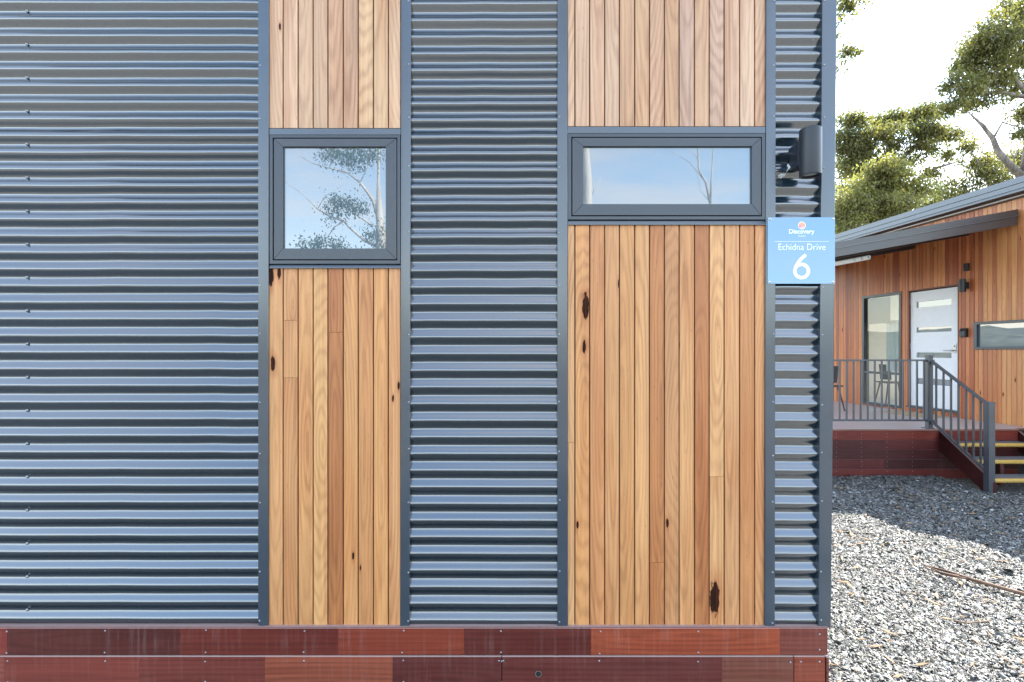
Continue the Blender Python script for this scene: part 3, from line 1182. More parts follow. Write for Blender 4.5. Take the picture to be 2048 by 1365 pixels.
for a, b2, c, d in strips(S0 - 0.4, S1, 0.05, EAVE + 0.05, openings):
    mb.box(a, b2, 0.022, 0.14, c, d)
mb.build("wall", M["clad_back"], cab2)
PW = 0.0672
x = S0 - 0.05
k_ = 0
rr = random.Random(21)
while x < S1:
    a, b2 = x + 0.0022, x + PW - 0.0022
    for c0, c1, z0, z1 in strips(a, b2, DECK - 0.02 if x < 1.5 else 0.2, EAVE + 0.01, openings):
        if c1 - c0 < 0.008:
            continue
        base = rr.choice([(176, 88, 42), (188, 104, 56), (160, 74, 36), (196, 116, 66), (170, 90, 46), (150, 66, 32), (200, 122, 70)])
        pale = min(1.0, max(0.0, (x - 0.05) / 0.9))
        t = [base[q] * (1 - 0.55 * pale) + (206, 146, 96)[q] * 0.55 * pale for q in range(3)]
        kn = []
        if rr.random() < 0.16:
            kn = [((c0 + c1) / 2 + rr.uniform(-.02, .02), rr.uniform(z0, z1), rr.uniform(0.012, 0.045))]
        board(cab2, "plank", c0, c1, z0, z1, rr.uniform(-0.0006, 0.0006), 0.019, M["clad2"], (lambda q: (q[0], q[1] * 1.12, q[2]))(srgb(*t, 1.1)), kn, sd=5000 + k_)
        k_ += 1
    x += PW


def local_box(name, mat_, parent, x0, x1, y0, y1, z0, z1, bevel=0.0):
    m = MB()
    m.box(x0, x1, y0, y1, z0, z1)
    return m.build(name, mat_, parent, bevel=bevel)


# tall window beside the door
x0, x1, z0, z1 = tw
mb = MB()
fw = 0.045
ztr = w2(1764, 746.5)[1]
ring(mb, x0, x1, z0, z1, x0 + fw, x1 - fw, z0 + fw, z1 - fw, -0.012, 0.07)
mb.box(x0 + fw, x1 - fw, -0.008, 0.06, ztr - 0.022, ztr + 0.022)
tall = mb.build("window", M["frame"], cab2, bevel=0.002)
tall["label"] = "tall window beside the door"
local_box("pane", M["clear"], tall, x0 + fw, x1 - fw, 0.030, 0.036, ztr + 0.022, z1 - fw)
local_box("pane", M["clear"], tall, x0 + fw, x1 - fw, 0.030, 0.036, z0 + fw, ztr - 0.022)
# blind, curtain and a pale room behind it
local_box("blind", M["blind"], tall, x0 + fw, x0 + fw + 0.62 * (x1 - x0 - 2 * fw), 0.10, 0.104, z1 - 0.55, z1 - 0.05)
mb = MB()
vs, fs = [], []
cx0, cx1 = x0 + 0.36 * (x1 - x0), x1 - fw
for i in range(25):
    t = i / 24
    for zq in (ztr + 0.03, z1 - 0.5):
        vs.append((cx0 + (cx1 - cx0) * t, 0.22 + 0.025 * math.sin(t * 34), zq))
for i in range(24):
    fs.append((2 * i, 2 * i + 2, 2 * i + 3, 2 * i + 1))
mb.add(vs, fs)
mb.build("curtain", M["curtain"], tall, smooth=True)
mb = MB()
rx0, rx1, ry1, rz0, rz1 = x0 - 0.6, x1 + 0.1, 2.4, DECK, 3.4
mb.box(rx0, rx1, ry1, ry1 + 0.05, rz0, 1.5)
mb.box(rx0, rx1, ry1, ry1 + 0.05, 3.0, rz1)  # unseen opening left below this strip, added to let daylight into the room
mb.box(rx0 - 0.05, rx0, 0.16, ry1, rz0, rz1)
mb.box(rx1, rx1 + 0.05, 0.16, ry1, rz0, rz1)
mb.box(rx0, rx1, 0.16, ry1, rz0 - 0.05, rz0 - 0.002)
mb.box(rx0, rx1, 0.16, ry1, rz1 + 0.002, rz1 + 0.05)
mb.build("room", M["room"], cab2)

# the grey door
x0, x1, z0, z1 = dr
mb = MB()
mb.box(x0, x0 + 0.028, -0.004, 0.12, z0 + 0.03, z1)
mb.box(x1 - 0.016, x1, -0.004, 0.12, z0 + 0.03, z1)
mb.box(x0 + 0.028, x1 - 0.016, -0.004, 0.12, z1 - 0.02, z1)
o = mb.build("door_frame", M["clad2"], cab2)
o["tone"] = [float(q) for q in srgb(150, 78, 44, 0.6)]
o["grain"] = [0.0, 0.05, 8.0]
local_box("threshold", M["frame"], cab2, x0, x1, -0.03, 0.12, z0, z0 + 0.03, 0.002)
dx0, dx1, dz0, dz1 = x0 + 0.034, x1 - 0.020, z0 + 0.036, z1 - 0.040
strip_px = [(604.6, 616.2), (655.6, 665.8), (705.3, 715.6), (756.2, 768)]
gx0, gx1 = w2(1833, 700, -0.03)[0], w2(1903, 700, -0.03)[0]
gz = []
for a, b2 in strip_px:
    gz.append((w2(1833, b2, -0.03)[1], w2(1833, a, -0.03)[1]))
mb = MB()
ops = [(gx0, gx1, c, d) for c, d in gz]
for a, b2, c, d in strips(dx0, dx1, dz0, dz1, ops):
    mb.box(a, b2, 0.03, 0.07, c, d)
door = mb.build("door", M["door"], cab2)
mb = MB()
mb.box(dx0 - 0.004, dx1 + 0.003, 0.075, 0.09, dz0, dz1 + 0.018)
mb.build("door_stop", M["black"], cab2)
for c, d in gz:
    local_box("pane", M["glass"], door, gx0 + 0.0003, gx1 - 0.0003, 0.05, 0.056, c + 0.0003, d - 0.0003)
px0, pz0 = w2(1906.6, 706.8, -0.03)
px1, pz1 = w2(1912.5, 687.5, -0.03)
mb = MB()
mb.box(px0, px0 + 0.05, 0.022, 0.0295, pz0, pz0 + 0.155)
mb.tube([(px0 + 0.02, 0.022, pz0 + 0.045), (px0 + 0.02, -0.025, pz0 + 0.045), (px0 - 0.02, -0.03, pz0 + 0.045), (px0 - 0.11, -0.03, pz0 + 0.043)], 0.009, 8)
mb.dome((px0 + 0.025, 0.022, pz0 + 0.115), 0.014, 0.01, n=10)
mb.build("handle", M["satin"], door)
for zq in (dz0 + 0.18, (dz0 + dz1) / 2, dz1 - 0.22):
    local_box("hinge", M["satin"], door, dx0 - 0.016, dx0 - 0.002, 0.018, 0.03, zq, zq + 0.1)

# strip window at the right
x0, x1, z0, z1 = sw
mb = MB()
ring(mb, x0, x1, z0, z1, x0 + 0.05, x1 - 0.05, z0 + 0.04, z1 - 0.04, -0.02, 0.07)
strip = mb.build("window", M["frame"], cab2, bevel=0.003)
strip["label"] = "wide low window right of the door"
local_box("pane", M["glass"], strip, x0 + 0.05, x1 - 0.05, 0.012, 0.018, z0 + 0.04, z1 - 0.04)

# roof edge and gutter: unseen near end cut back to shape its shadow on the gravel
OV = 0.16
g0 = w2(1671, 465, OV)
g1 = w2(2048, 357.5, OV)
zt = 0.5 * (g0[1] + g1[1])
xa, xb = S0 - 3.0, 1.15
mb = MB()
zg = zt
mb.prism([(-OV, zg), (-OV, zg - 0.085), (-OV + 0.012, zg - 0.09), (-OV + 0.012, zg - 0.105), (-OV - 0.006, zg - 0.11), (-OV - 0.006, zg - 0.165),
          (-OV + 0.006, zg - 0.17), (-OV + 0.006, zg - 0.182), (-OV + 0.0, zg - 0.186), (-OV + 0.0, zg - 0.205), (0.0, zg - 0.21), (0.3, zg - 0.1), (0.3, zg + 0.02)], xa, xb, "x")
mb.build("gutter", M["roof"], cab2)
mb = MB()
zr = zg - 0.01
mb.add([(xa, -OV + 0.01, zr), (xb, -OV + 0.01, zr), (xb + 0.62, 0.50, zr), (xb + 0.62, 3.2, zr + 0.27), (xa, 3.2, zr + 0.27),
        (xa, -OV + 0.01, zr - 0.08), (xb, -OV + 0.01, zr - 0.08), (xb + 0.62, 0.50, zr - 0.08), (xb + 0.62, 3.2, zr + 0.19), (xa, 3.2, zr + 0.19)],
       [(0, 1, 2, 3, 4), (9, 8, 7, 6, 5), (0, 5, 6, 1), (1, 6, 7, 2), (2, 7, 8, 3), (3, 8, 9, 4), (4, 9, 5, 0)])
mb.build("roof", M["roof"], cab2)
mb = MB()
mb.box(xa, S0 - 0.4, 0.03, 0.2, 0.05, zr - 0.08)
mb.box(xa, xa + 0.1, 0.2, 3.0, 0.05, zr - 0.08)
mb.box(S0 - 0.4, S1, 2.95, 3.05, 0.02, 1.45)
mb.box(S1, S1 + 0.1, 0.02, 3.05, 0.02, zr - 0.09)
mb.build("far_wall", M["clad_back"], cab2)

# awning over the deck: fascia running out from the wall, falling away from it
ZA = 7.12
A_r_t, A_r_b = P(2035, 421, ZA), P(2035, 452, ZA)
A_l_t, A_l_b = P(1600, 498.7, ZA), P(1600, 526.6, ZA)
A_r_t, A_r_b = P(2035, 419, ZA), P(2035, 450, ZA)


def awn(t, k0, k1, y0, y1, mb):
    pass


aw = MB()
ytop0 = A_r_t.y


def sl(x, zr_, zl_):
    t = (x - A_l_t.x) / (A_r_t.x - A_l_t.x)
    return zl_ + (zr_ - zl_) * t


def slab(mb, xL, xR, y0, y1, f0, f1):
    """sloping slab: f0, f1 = fraction of the fascia from the bottom"""
    def zz(x, f):
        lo = sl(x, A_r_b.z, A_l_b.z)
        hi = sl(x, A_r_t.z, A_l_t.z)
        return lo + (hi - lo) * f
    vs = [(x_, y_, zz(x_, f_)) for f_ in (f0, f1) for x_, y_ in ((xL, y0), (xR, y0), (xR, y1), (xL, y1))]
    mb.add(vs, [(0, 3, 2, 1), (4, 5, 6, 7), (0, 1, 5, 4), (1, 2, 6, 5), (2, 3, 7, 6), (3, 0, 4, 7)])


inv = cab2.matrix_world.copy()
m2 = Matrix.Translation(O2) @ Matrix.Rotation(RZ2, 4, "Z")
inv = m2.inverted()


def to_cab2(o):
    """the mesh was written in world coordinates: bring it into the cabin's frame"""
    o.data.transform(inv)
    return o


xL, xR = 4.46, A_r_t.x
f_hi = MB()
slab(f_hi, xL, xR, ytop0 - 0.012, ytop0 + 0.02, 0.60, 1.0)
awn_o = to_cab2(f_hi.build("awning", M["brown_steel"], cab2))
mb = MB()
slab(mb, xL, xR, ytop0, ytop0 + 0.05, 0.0, 0.57)
to_cab2(mb.build("fascia", M["brown_steel"], awn_o))
mb = MB()
slab(mb, xL, xR, ytop0 - 0.020, ytop0 + 0.01, 0.565, 0.605)
to_cab2(mb.build("drip_edge", M["roof"], awn_o))
mb = MB()
slab(mb, xL, xR - 0.02, ytop0 + 0.05, ytop0 + 4.2, 0.62, 0.95)
to_cab2(mb.build("roof_sheet", M["brown_steel"], awn_o))
mb = MB()
for i in range(4):
    yy = ytop0 + 0.7 + i * 0.95
    slab(mb, xL, xR - 0.05 - 0.09 * i, yy, yy + 0.05, 0.1, 0.6)
to_cab2(mb.build("rafters", M["brown_steel"], awn_o))
mb = MB()
yy = ytop0
pxx = xL + 0.005
mb.box(pxx, pxx + 0.09, yy + 0.06, yy + 0.15, 0.0, sl(pxx, A_r_b.z, A_l_b.z))
mb.box(pxx, pxx + 0.09, yy + 3.9, yy + 3.99, 0.0, sl(pxx, A_r_b.z, A_l_b.z))
to_cab2(mb.build("awning_posts", M["brown_steel"], awn_o))

# fittings on its wall, each a thing of its own -----------------------------------


def at2(px, py, out=0.0):
    x_, z_ = w2(px, py, out)
    return m2 @ Vector((x_, -out, z_))


c = at2(1935, 571.5, 0.0)
l2 = thing("wall_lamp", "small black cylinder wall light above the door handle side of the timber cabin", "wall lamp", c, RZ2)
mb = MB()
mb.tube([(0, -0.09, -0.10), (0, -0.09, 0.10)], [0.045, 0.045], 20)
o = mb.build("body", M["black"], l2)
mb = MB()
mb.box(-0.03, 0.03, -0.06, -0.001, -0.05, 0.05)
mb.build("mount", M["black"], l2, bevel=0.003)
c = at2(1935, 535, 0.0)
o = MB()
o.box(-0.034, 0.034, -0.035, -0.001, -0.06, 0.06)
o.box(-0.026, 0.026, -0.041, -0.035, -0.02, 0.045)
sbox = o.build("sensor_box", M["black"], None, bevel=0.003)
sbox.location, sbox.rotation_euler = c, (0, 0, RZ2)
tag(sbox, "small black sensor box on the timber wall above the black lamp", "sensor box")
c = at2(1930.5, 666, 0.0)
ks = thing("key_safe", "black key safe with buttons on the timber wall right of the grey door", "key safe", c, RZ2)
mb = MB()
mb.prism([(-0.001, -0.07), (-0.05, -0.065), (-0.055, 0.02), (-0.035, 0.07), (-0.001, 0.07)], -0.05, 0.05, "x")
mb.build("body", M["black"], ks, bevel=0.005)
mb = MB()
for i in range(5):
    for j in (-1, 1):
        mb.box(j * 0.018 - 0.008, j * 0.018 + 0.008, -0.0585, -0.0545, -0.05 + i * 0.014, -0.041 + i * 0.014)
mb.build("keypad", M["rail"], ks)

# fluorescent fitting under the awning
pa, pb = P(1640, 534, 7.5), P(1737, 515.5, 7.5)
tl = thing("tube_light", "long white batten light under the dark awning of the timber cabin", "batten light", pb)
mb = MB()
d = pa - pb
mb.bar((0, 0, 0), d, 0.10, 0.065)
mb.build("housing", M["white"], tl, bevel=0.012)
mb = MB()
for t in (0.03, 0.18, 0.33):
    q = d * t
    mb.box(q.x - 0.014, q.x + 0.014, -0.058, 0.0, q.z - 0.02, q.z + 0.022)
mb.build("clips", M["rivet"], tl)

# ------------------------------------------------------------------ deck
YD = 6.85 - D
deck = thing("timber_deck", "raised timber deck with dark red skirt boards in front of the timber cabin", "deck", (5.0, YD, 0))
dl = Vector((5.0, YD, 0))


def wall_x(y):
    return O2.x + (y - O2.y) * (-0.0936 / 0.9956) - 0.02


DK = [(158, 120, 108), (146, 108, 98), (166, 130, 118), (140, 100, 92)]
rr = random.Random(3)
yb_ = YD - 0.018
i = 0
while yb_ < YD + 4.1:
    x0_, x1_ = 3.0, min(wall_x(yb_), wall_x(yb_ + 0.09))
    if i == 0:
        x1_ = 6.93
    cc = Vector(((x0_ + x1_) / 2, yb_ + 0.044, DECK - 0.011)) - dl
    mb = MB()
    hw = (x1_ - x0_) / 2
    mb.box(-hw, hw, -0.044, 0.044, -0.011, 0.011)
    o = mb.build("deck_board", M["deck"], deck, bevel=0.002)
    o.location = cc
    o["tone"] = [float(q) for q in srgb(*rr.choice(DK), 1.0)]
    o["grain"] = [rr.uniform(-.05, .05), rr.uniform(0.02, 0.06), rr.uniform(0, 40)]
    yb_ += 0.0925
    i += 1
SK = [(104, 44, 40), (78, 34, 34), (118, 50, 40), (92, 40, 38), (74, 34, 34), (66, 32, 32)]
zt_ = DECK - 0.024
for i in range(5):
    z1_ = zt_ - i * 0.1315
    z0_ = z1_ - 0.128
    cuts = [(3.0, 4.35), (4.351, 5.62 + 0.2)] if i % 2 == 0 else [(3.0, 5.1), (5.101, 5.82)]
    cuts.append((5.822, 6.93))
    for a, b2 in cuts:
        mb = MB()
        hw = (b2 - a) / 2
        mb.prism([(0.002, -0.064), (0.0, -0.062), (0.0, 0.062), (0.002, 0.064), (0.02, 0.064), (0.02, -0.064)], -hw, hw, "x")
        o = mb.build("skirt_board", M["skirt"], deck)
        o.location = Vector(((a + b2) / 2, YD, (z0_ + z1_) / 2)) - dl
        q = SK[(i + (0 if a < 4 else 2)) % 6]
        o["tone"] = [float(v) for v in srgb(*q, 1.0)]
        o["grain"] = [rr.uniform(-.06, .06), rr.uniform(.03, .12), rr.uniform(0, 50)]
mb = MB()
mb.box(3.0, 7.26, YD + 0.021, YD + 0.06, -0.02, DECK - 0.023)
mb.build("joist", M["black"], deck).location = -dl
sm = MB()
for px in (1673, 1723, 1774, 1825):
    for py in (868, 875, 885, 895, 905, 914, 924, 933, 943, 952):
        p = P(px, py, 6.85)
        sm.dome((p.x, YD, p.z), 0.004, 0.002, n=6)
o = sm.build("skirt_screws", M["steel"], deck)
o.location = -dl
o["kind"] = "stuff"

# ------------------------------------------------------------------ stairs
st = thing("staircase", "open timber stairs with yellow edged metal treads leading up to the deck", "stairs", (6.4, 6.0 - D, 0))
sl_ = Vector((6.4, 6.0 - D, 0))
XS0, XS1 = 5.85, 6.93


def stringer(x0_, x1_, sd):
    mb = MB()
    yt_, yb2 = YD - 0.002, 6.08 - D
    prof = [(yt_, DECK - 0.03), (yt_, DECK - 0.30), (yb2 + 0.14, 0.0), (yb2, 0.0), (yb2, 0.14)]
    mb.prism(prof, x0_, x1_, "x")
    o = mb.build("stringer", M["skirt"], st, bevel=0.003)
    o.data.transform(Matrix.Translation(-sl_))
    o["tone"] = [float(v) for v in srgb(88, 38, 36, 0.55)]
    o["grain"] = [0.02, 0.08, sd]
    return o


stringer(XS0, XS0 + 0.045, 3.0)
stringer(XS1, XS1 + 0.045, 17.0)
for zt2, yn in ((0.502, 6.66 - D), (0.335, 6.40 - D), (0.1675, 6.12 - D)):
    mb = MB()
    xa_, xb_ = XS0 + 0.047, XS1 - 0.002
    n = 22
    for i in range(n):
        xx = xa_ + (xb_ - xa_) * (i + 0.5) / n
        mb.box(xx - 0.018, xx + 0.018, yn + 0.03, yn + 0.25, zt2 - 0.006, zt2 + 0.002)
    for i in range(5):
        yy = yn + 0.05 + i * 0.045
        mb.box(xa_, xb_, yy, yy + 0.012, zt2 - 0.03, zt2 - 0.007)
    o = mb.build("tread", M["mesh_tread"], st)
    o.data.transform(Matrix.Translation(-sl_))
    mb = MB()
    mb.box(xa_, xb_, yn, yn + 0.03, zt2 - 0.030, zt2 + 0.004)
    no = mb.build("nosing", M["yellow"], o, bevel=0.003)
    no.data.transform(Matrix.Translation(-sl_))
    mb = MB()
    n = 36
    for i in range(n):
        xx = xa_ + (xb_ - xa_) * (i + 0.5) / n
        mb.box(xx - 0.006, xx + 0.006, yn + 0.004, yn + 0.026, zt2 - 0.044, zt2 - 0.031)
    no = mb.build("nosing_teeth", M["yellow"], o)
    no.data.transform(Matrix.Translation(-sl_))
mb = MB()
mb.box(6.30, 6.345, 6.45 - D, 6.52 - D, 0.0, 0.32)
o = mb.build("support_post", M["skirt"], st)
o["tone"] = [float(v) for v in srgb(110, 64, 60, 0.55)]
o["grain"] = [0.02, 0.08, 7.0]
o.data.transform(Matrix.Translation(-sl_))

# ------------------------------------------------------------------ balustrade
pd = P(1858, 858, 6.88)
pl_ = P(1978.5, 985, 6.12)
bal = thing("balustrade", "dark grey steel balustrade along the deck edge and down the stairs", "railing", (pd.x, pd.y, 0))
bl = Vector((pd.x, pd.y, 0))


def bbuild(mb, name, bevel=0.0):
    o = mb.build(name, M["rail"], bal, bevel=bevel)
    o.data.transform(Matrix.Translation(-bl))
    return o


zrt = P(1858, 713, 6.88).z
mb = MB()
mb.box(pd.x - 0.032, pd.x + 0.032, pd.y - 0.032, pd.y + 0.032, DECK + 0.001, zrt)
mb.box(pd.x - 0.06, pd.x + 0.06, pd.y - 0.03, pd.y + 0.06, DECK, DECK + 0.012)
mb.box(pd.x - 0.036, pd.x + 0.036, pd.y - 0.036, pd.y + 0.036, zrt, zrt + 0.016)
bbuild(mb, "post", 0.003)
zlt = P(1978, 806, 6.12).z
mb = MB()
mb.box(pl_.x - 0.038, pl_.x + 0.038, pl_.y - 0.038, pl_.y + 0.038, -0.02, zlt)
mb.box(pl_.x - 0.041, pl_.x + 0.041, pl_.y - 0.041, pl_.y + 0.041, zlt, zlt + 0.012)
bbuild(mb, "post", 0.003)
z_t, z_b = P(1760, 721, 6.88).z, P(1760, 841, 6.88).z
mb = MB()
mb.box(3.2, pd.x - 0.033, pd.y - 0.018, pd.y + 0.018, z_t - 0.012, z_t + 0.012)
bbuild(mb, "rail", 0.003)
mb = MB()
mb.box(3.2, pd.x - 0.033, pd.y - 0.018, pd.y + 0.018, z_b - 0.012, z_b + 0.012)
bbuild(mb, "rail", 0.003)
xq = P(1848, 720, 6.88).x
while xq > 3.3:
    mb = MB()
    mb.box(xq - 0.009, xq + 0.009, pd.y - 0.009, pd.y + 0.009, z_b + 0.0125, z_t - 0.0125)
    bbuild(mb, "baluster")
    xq -= 0.0968
for py in (P(1858, 722, 6.88).z, P(1858, 841, 6.88).z):
    mb = MB()
    mb.box(pd.x - 0.044, pd.x + 0.044, pd.y - 0.044, pd.y + 0.044, py - 0.016, py + 0.016)
    bbuild(mb, "collar", 0.003)
ra, rb = P(1862, 722, 6.85), P(1978, 811, 6.16)
qa, qb = P(1862, 842, 6.85), P(1977, 946, 6.16)
mb = MB()
mb.bar(ra, rb, 0.034, 0.032)
bbuild(mb, "rail", 0.003)
mb = MB()
mb.bar(qa, qb, 0.034, 0.026)
bbuild(mb, "rail", 0.003)
for t in (0.10, 0.235, 0.37, 0.50, 0.63, 0.75, 0.87):
    a, b2 = ra.lerp(rb, t), qa.lerp(qb, t)
    mb = MB()
    mb.box(a.x - 0.009, a.x + 0.009, a.y - 0.009, a.y + 0.009, b2.z + 0.008, a.z - 0.008)
    bbuild(mb, "baluster")

# door mat
mp = P(1846, 838, 8.55)
mb = MB()
mb.box(-0.22, 0.22, -0.42, 0.42, 0.0, 0.014)
o = mb.build("doormat", M["mat"], None, bevel=0.004)
o.location = (w2(1866, 700)[0] * UX + O2.x + NX * 0.40, w2(1866, 700)[0] * UY + O2.y + NY * 0.40, DECK + 0.0005)
o.rotation_euler = (0, 0, RZ2 + R(90))
tag(o, "tan coir doormat on the deck in front of the grey door", "doormat")


# chairs: one behind the tall window, one on the deck at the near cabin's corner
def chair(label, loc, rz, mat_):
    t = thing("chair", label, "chair", loc, rz)
    mb = MB()
    mb.box(-0.23, 0.23, -0.22, 0.22, 0.43, 0.455)
    mb.build("seat", mat_, t, bevel=0.01)
    mb = MB()
    vs, fs = [], []
    for i in range(9):
        a = (i / 8 - 0.5) * 1.9
        for zq, sc in ((0.50, 0.9), (0.80, 1.0)):
            for th in (0.0, 0.016):
                vs.append(((0.24 * sc + th) * math.sin(a), (0.24 * sc + th) * math.cos(a) - 0.02, zq))
    for i in range(8):
        k_ = i * 4
        fs += [(k_, k_ + 2, k_ + 6, k_ + 4), (k_ + 1, k_ + 5, k_ + 7, k_ + 3), (k_ + 2, k_ + 3, k_ + 7, k_ + 6), (k_, k_ + 4, k_ + 5, k_ + 1)]
    mb.add(vs, fs)
    mb.build("backrest", mat_, t, smooth=False)
    for sx in (-1, 1):
        for sy in (-1, 1):
            mb = MB()
            mb.tube([(0.17 * sx, 0.16 * sy, 0.43), (0.24 * sx, 0.23 * sy, 0.0)], [0.016, 0.011], 8)
            mb.build("leg", mat_, t)
    return t


cl_ = m2 @ Vector(((tw[0] + tw[1]) / 2 - 0.40, 0.62, DECK))
chair("dark chair indoors behind the tall window of the timber cabin", cl_, RZ2 + R(160), M["chair"])
pc = P(1646, 820, 9.0)
chair("dark chair on the deck, half hidden by the near cabin's corner", (pc.x, pc.y, DECK), R(200), M["chair"])

# ------------------------------------------------------------------ gravel chips
N = 225000
U = rng.random((N * 6, 3))
Zc = 2.2 + 5.3 * U[:, 0] ** 0.9
lo, hi = 0.50, 1.30
Xc = Zc * (lo + (hi - lo) * U[:, 1])
keep = (Xc > 1.36) & (Xc < 7.0) & ~((Zc > 6.80)) & ~((Zc > 6.12) & (Xc > 5.8)) & (U[:, 2] < np.clip(Zc * 0.16 + 0.02, 0, 1))
Xc, Zc = Xc[keep][:N], Zc[keep][:N]
n_in = len(Xc)
# a few strays along the foot of the near cabin
n = len(Xc)
size = np.exp(rng.normal(np.log(0.0078), 0.48, n))
size = np.clip(size, 0.005, 0.042)
asp = rng.uniform(0.45, 0.95, n)
thk = rng.uniform(0.12, 0.4, n)
ang = rng.uniform(0, 2 * np.pi, n)
NV = 8
loc = np.zeros((n, NV, 3))
for i in range(5):
    a = 2 * np.pi * i / 5 + rng.uniform(-0.35, 0.35, n)
    rr_ = rng.uniform(0.75, 1.2, n)
    loc[:, i, 0] = np.cos(a) * rr_
    loc[:, i, 1] = np.sin(a) * rr_ * asp
    loc[:, i, 2] = rng.uniform(-0.25, 0.25, n) * thk
for i in range(3):                     # small broken top face
    a = 2 * np.pi * i / 3 + ang
    loc[:, 5 + i, 0] = np.cos(a) * 0.55
    loc[:, 5 + i, 1] = np.sin(a) * 0.5 * asp
    loc[:, 5 + i, 2] = thk * rng.uniform(0.7, 1.1, n)
loc *= size[:, None, None]
tx, ty = rng.normal(0, 0.34, n), rng.normal(0, 0.34, n)
ca, sa = np.cos(ang), np.sin(ang)
x_ = loc[:, :, 0] * ca[:, None] - loc[:, :, 1] * sa[:, None]
y_ = loc[:, :, 0] * sa[:, None] + loc[:, :, 1] * ca[:, None]
z_ = loc[:, :, 2] + x_ * tx[:, None] + y_ * ty[:, None]
mound = 0.03 * np.exp(-((6.80 - Zc) / 0.22) ** 2) + 0.012 * np.sin(Xc * 2.1) * np.sin(Zc * 1.7)
zoff = mound + np.abs(rng.normal(0, 0.006, n)) - 0.004
co = np.stack([x_ + Xc[:, None], y_ + (Zc - D)[:, None], z_ + zoff[:, None]], 2).reshape(-1, 3)
tri = np.array([(0, 1, 5), (1, 6, 5), (1, 2, 6), (2, 3, 6), (3, 7, 6), (3, 4, 7), (4, 0, 7), (0, 5, 7), (5, 6, 7)])
faces = (tri[None] + (np.arange(n) * NV)[:, None, None]).reshape(-1, 3)
me = bpy.data.meshes.new("gravel")
me.vertices.add(len(co))
me.vertices.foreach_set("co", co.ravel())
me.loops.add(faces.size)
me.loops.foreach_set("vertex_index", faces.ravel().astype(np.int32))
me.polygons.add(len(faces))
me.polygons.foreach_set("loop_start", np.arange(0, faces.size, 3, dtype=np.int32))
me.update()
me.validate()
br = np.exp(rng.normal(np.log(0.16), 0.52, n)).clip(0.025, 0.5)
tint = np.stack([1 + rng.normal(0, 0.03, n), np.ones(n), 0.93 + rng.normal(0, 0.05, n)], 1)
warm = rng.random(n) < 0.05
tint[warm] *= np.array([1.15, 0.95, 0.75])
cc = np.concatenate([(br[:, None] * tint).clip(0, 1), np.ones((n, 1))], 1)
at_ = me.attributes.new("chip", "FLOAT_COLOR", "POINT")
at_.data.foreach_set("color", np.repeat(cc, NV, 0).ravel())
me.materials.append(M["chip"])
o = bpy.data.objects.new("gravel", me)
col.objects.link(o)
o["kind"] = "stuff"

# sticks lying on the gravel
M["stick"] = bark("brown_stick_bark", (0.10, 0.055, 0.035), (0.22, 0.14, 0.09))


def gp(px, py, z=0.02):
    Zq = (H - z) * F / (py - HY)
    return Vector(((px - CX) * Zq / F, Zq - D, z))


mb = MB()
a, m1_, b2 = gp(1850, 1131, 0.05), gp(1945, 1160, 0.045), gp(2110, 1206, 0.03)
mb.tube([a, a.lerp(m1_, 0.5) + Vector((0, 0, .006)), m1_, m1_.lerp(b2, 0.5), b2], [0.006, 0.010, 0.013, 0.014, 0.015], 8)
mb.tube([gp(1846, 1129, 0.075), gp(1880, 1145, 0.07), gp(1918, 1153, 0.055)], [0.004, 0.006, 0.008], 6)
mb.tube([gp(1852, 1137, 0.03), gp(1890, 1150, 0.035), m1_], [0.004, 0.007, 0.008], 6)
tag(mb.build("fallen_stick", M["stick"], None, smooth=True), "long brown split stick lying on the sunlit gravel", "stick")
mb = MB()
mb.tube([gp(1910, 1243, 0.03), gp(1935, 1246, 0.02), gp(1965, 1244, 0.025), gp(1982, 1240, 0.03)], [0.007, 0.004, 0.004, 0.002], 6)
tag(mb.build("fallen_stick", M["stick"], None, smooth=True), "short thin twig on the gravel nearer than the long stick", "twig")
mb = MB()
mb.tube([gp(1800, 991, 0.03), gp(1840, 995, 0.03), gp(1878, 997, 0.03)], [0.005, 0.006, 0.004], 6)
tag(mb.build("fallen_stick", M["bark"], None, smooth=True), "pale straight stick on the shaded gravel before the deck", "stick")

# dry leaves and bark scraps scattered over the stones
rr = random.Random(15)
M["litter"] = simple("dry_leaf_litter", (0.30, 0.19, 0.10), 0.8, var=0.45, vscale=3.0)
mb = MB()
cnt = 0
while cnt < 190:
    Zq = 2.5 + 4.4 * rr.random()
    X_ = Zq * rr.uniform(0.62, 1.1)
    if X_ < 1.5 or X_ > 5.6 or (Zq > 6.0 and X_ > 5.4):
        continue
    c = Vector((X_, Zq - D, rr.uniform(0.016, 0.026)))
    a = rr.uniform(0, 2 * math.pi)
    L = rr.uniform(0.02, 0.055)
    d = Vector((math.cos(a), math.sin(a), rr.uniform(-0.2, 0.2))) * L
    w = Vector((-math.sin(a), math.cos(a), rr.uniform(-0.4, 0.4))) * L * rr.uniform(0.1, 0.2)
    u = Vector((0, 0, 0.003))
    mb.add([c - d, c + w, c + d, c - w, c - d + u, c + w + u, c + d + u, c - w + u], [(3, 2, 1, 0), (4, 5, 6, 7), (0, 1, 5, 4), (1, 2, 6, 5), (2, 3, 7, 6), (3, 0, 4, 7)])
    cnt += 1
o = mb.build("leaf_litter", M["litter"])
o["kind"] = "stuff"

# ------------------------------------------------------------------ trees


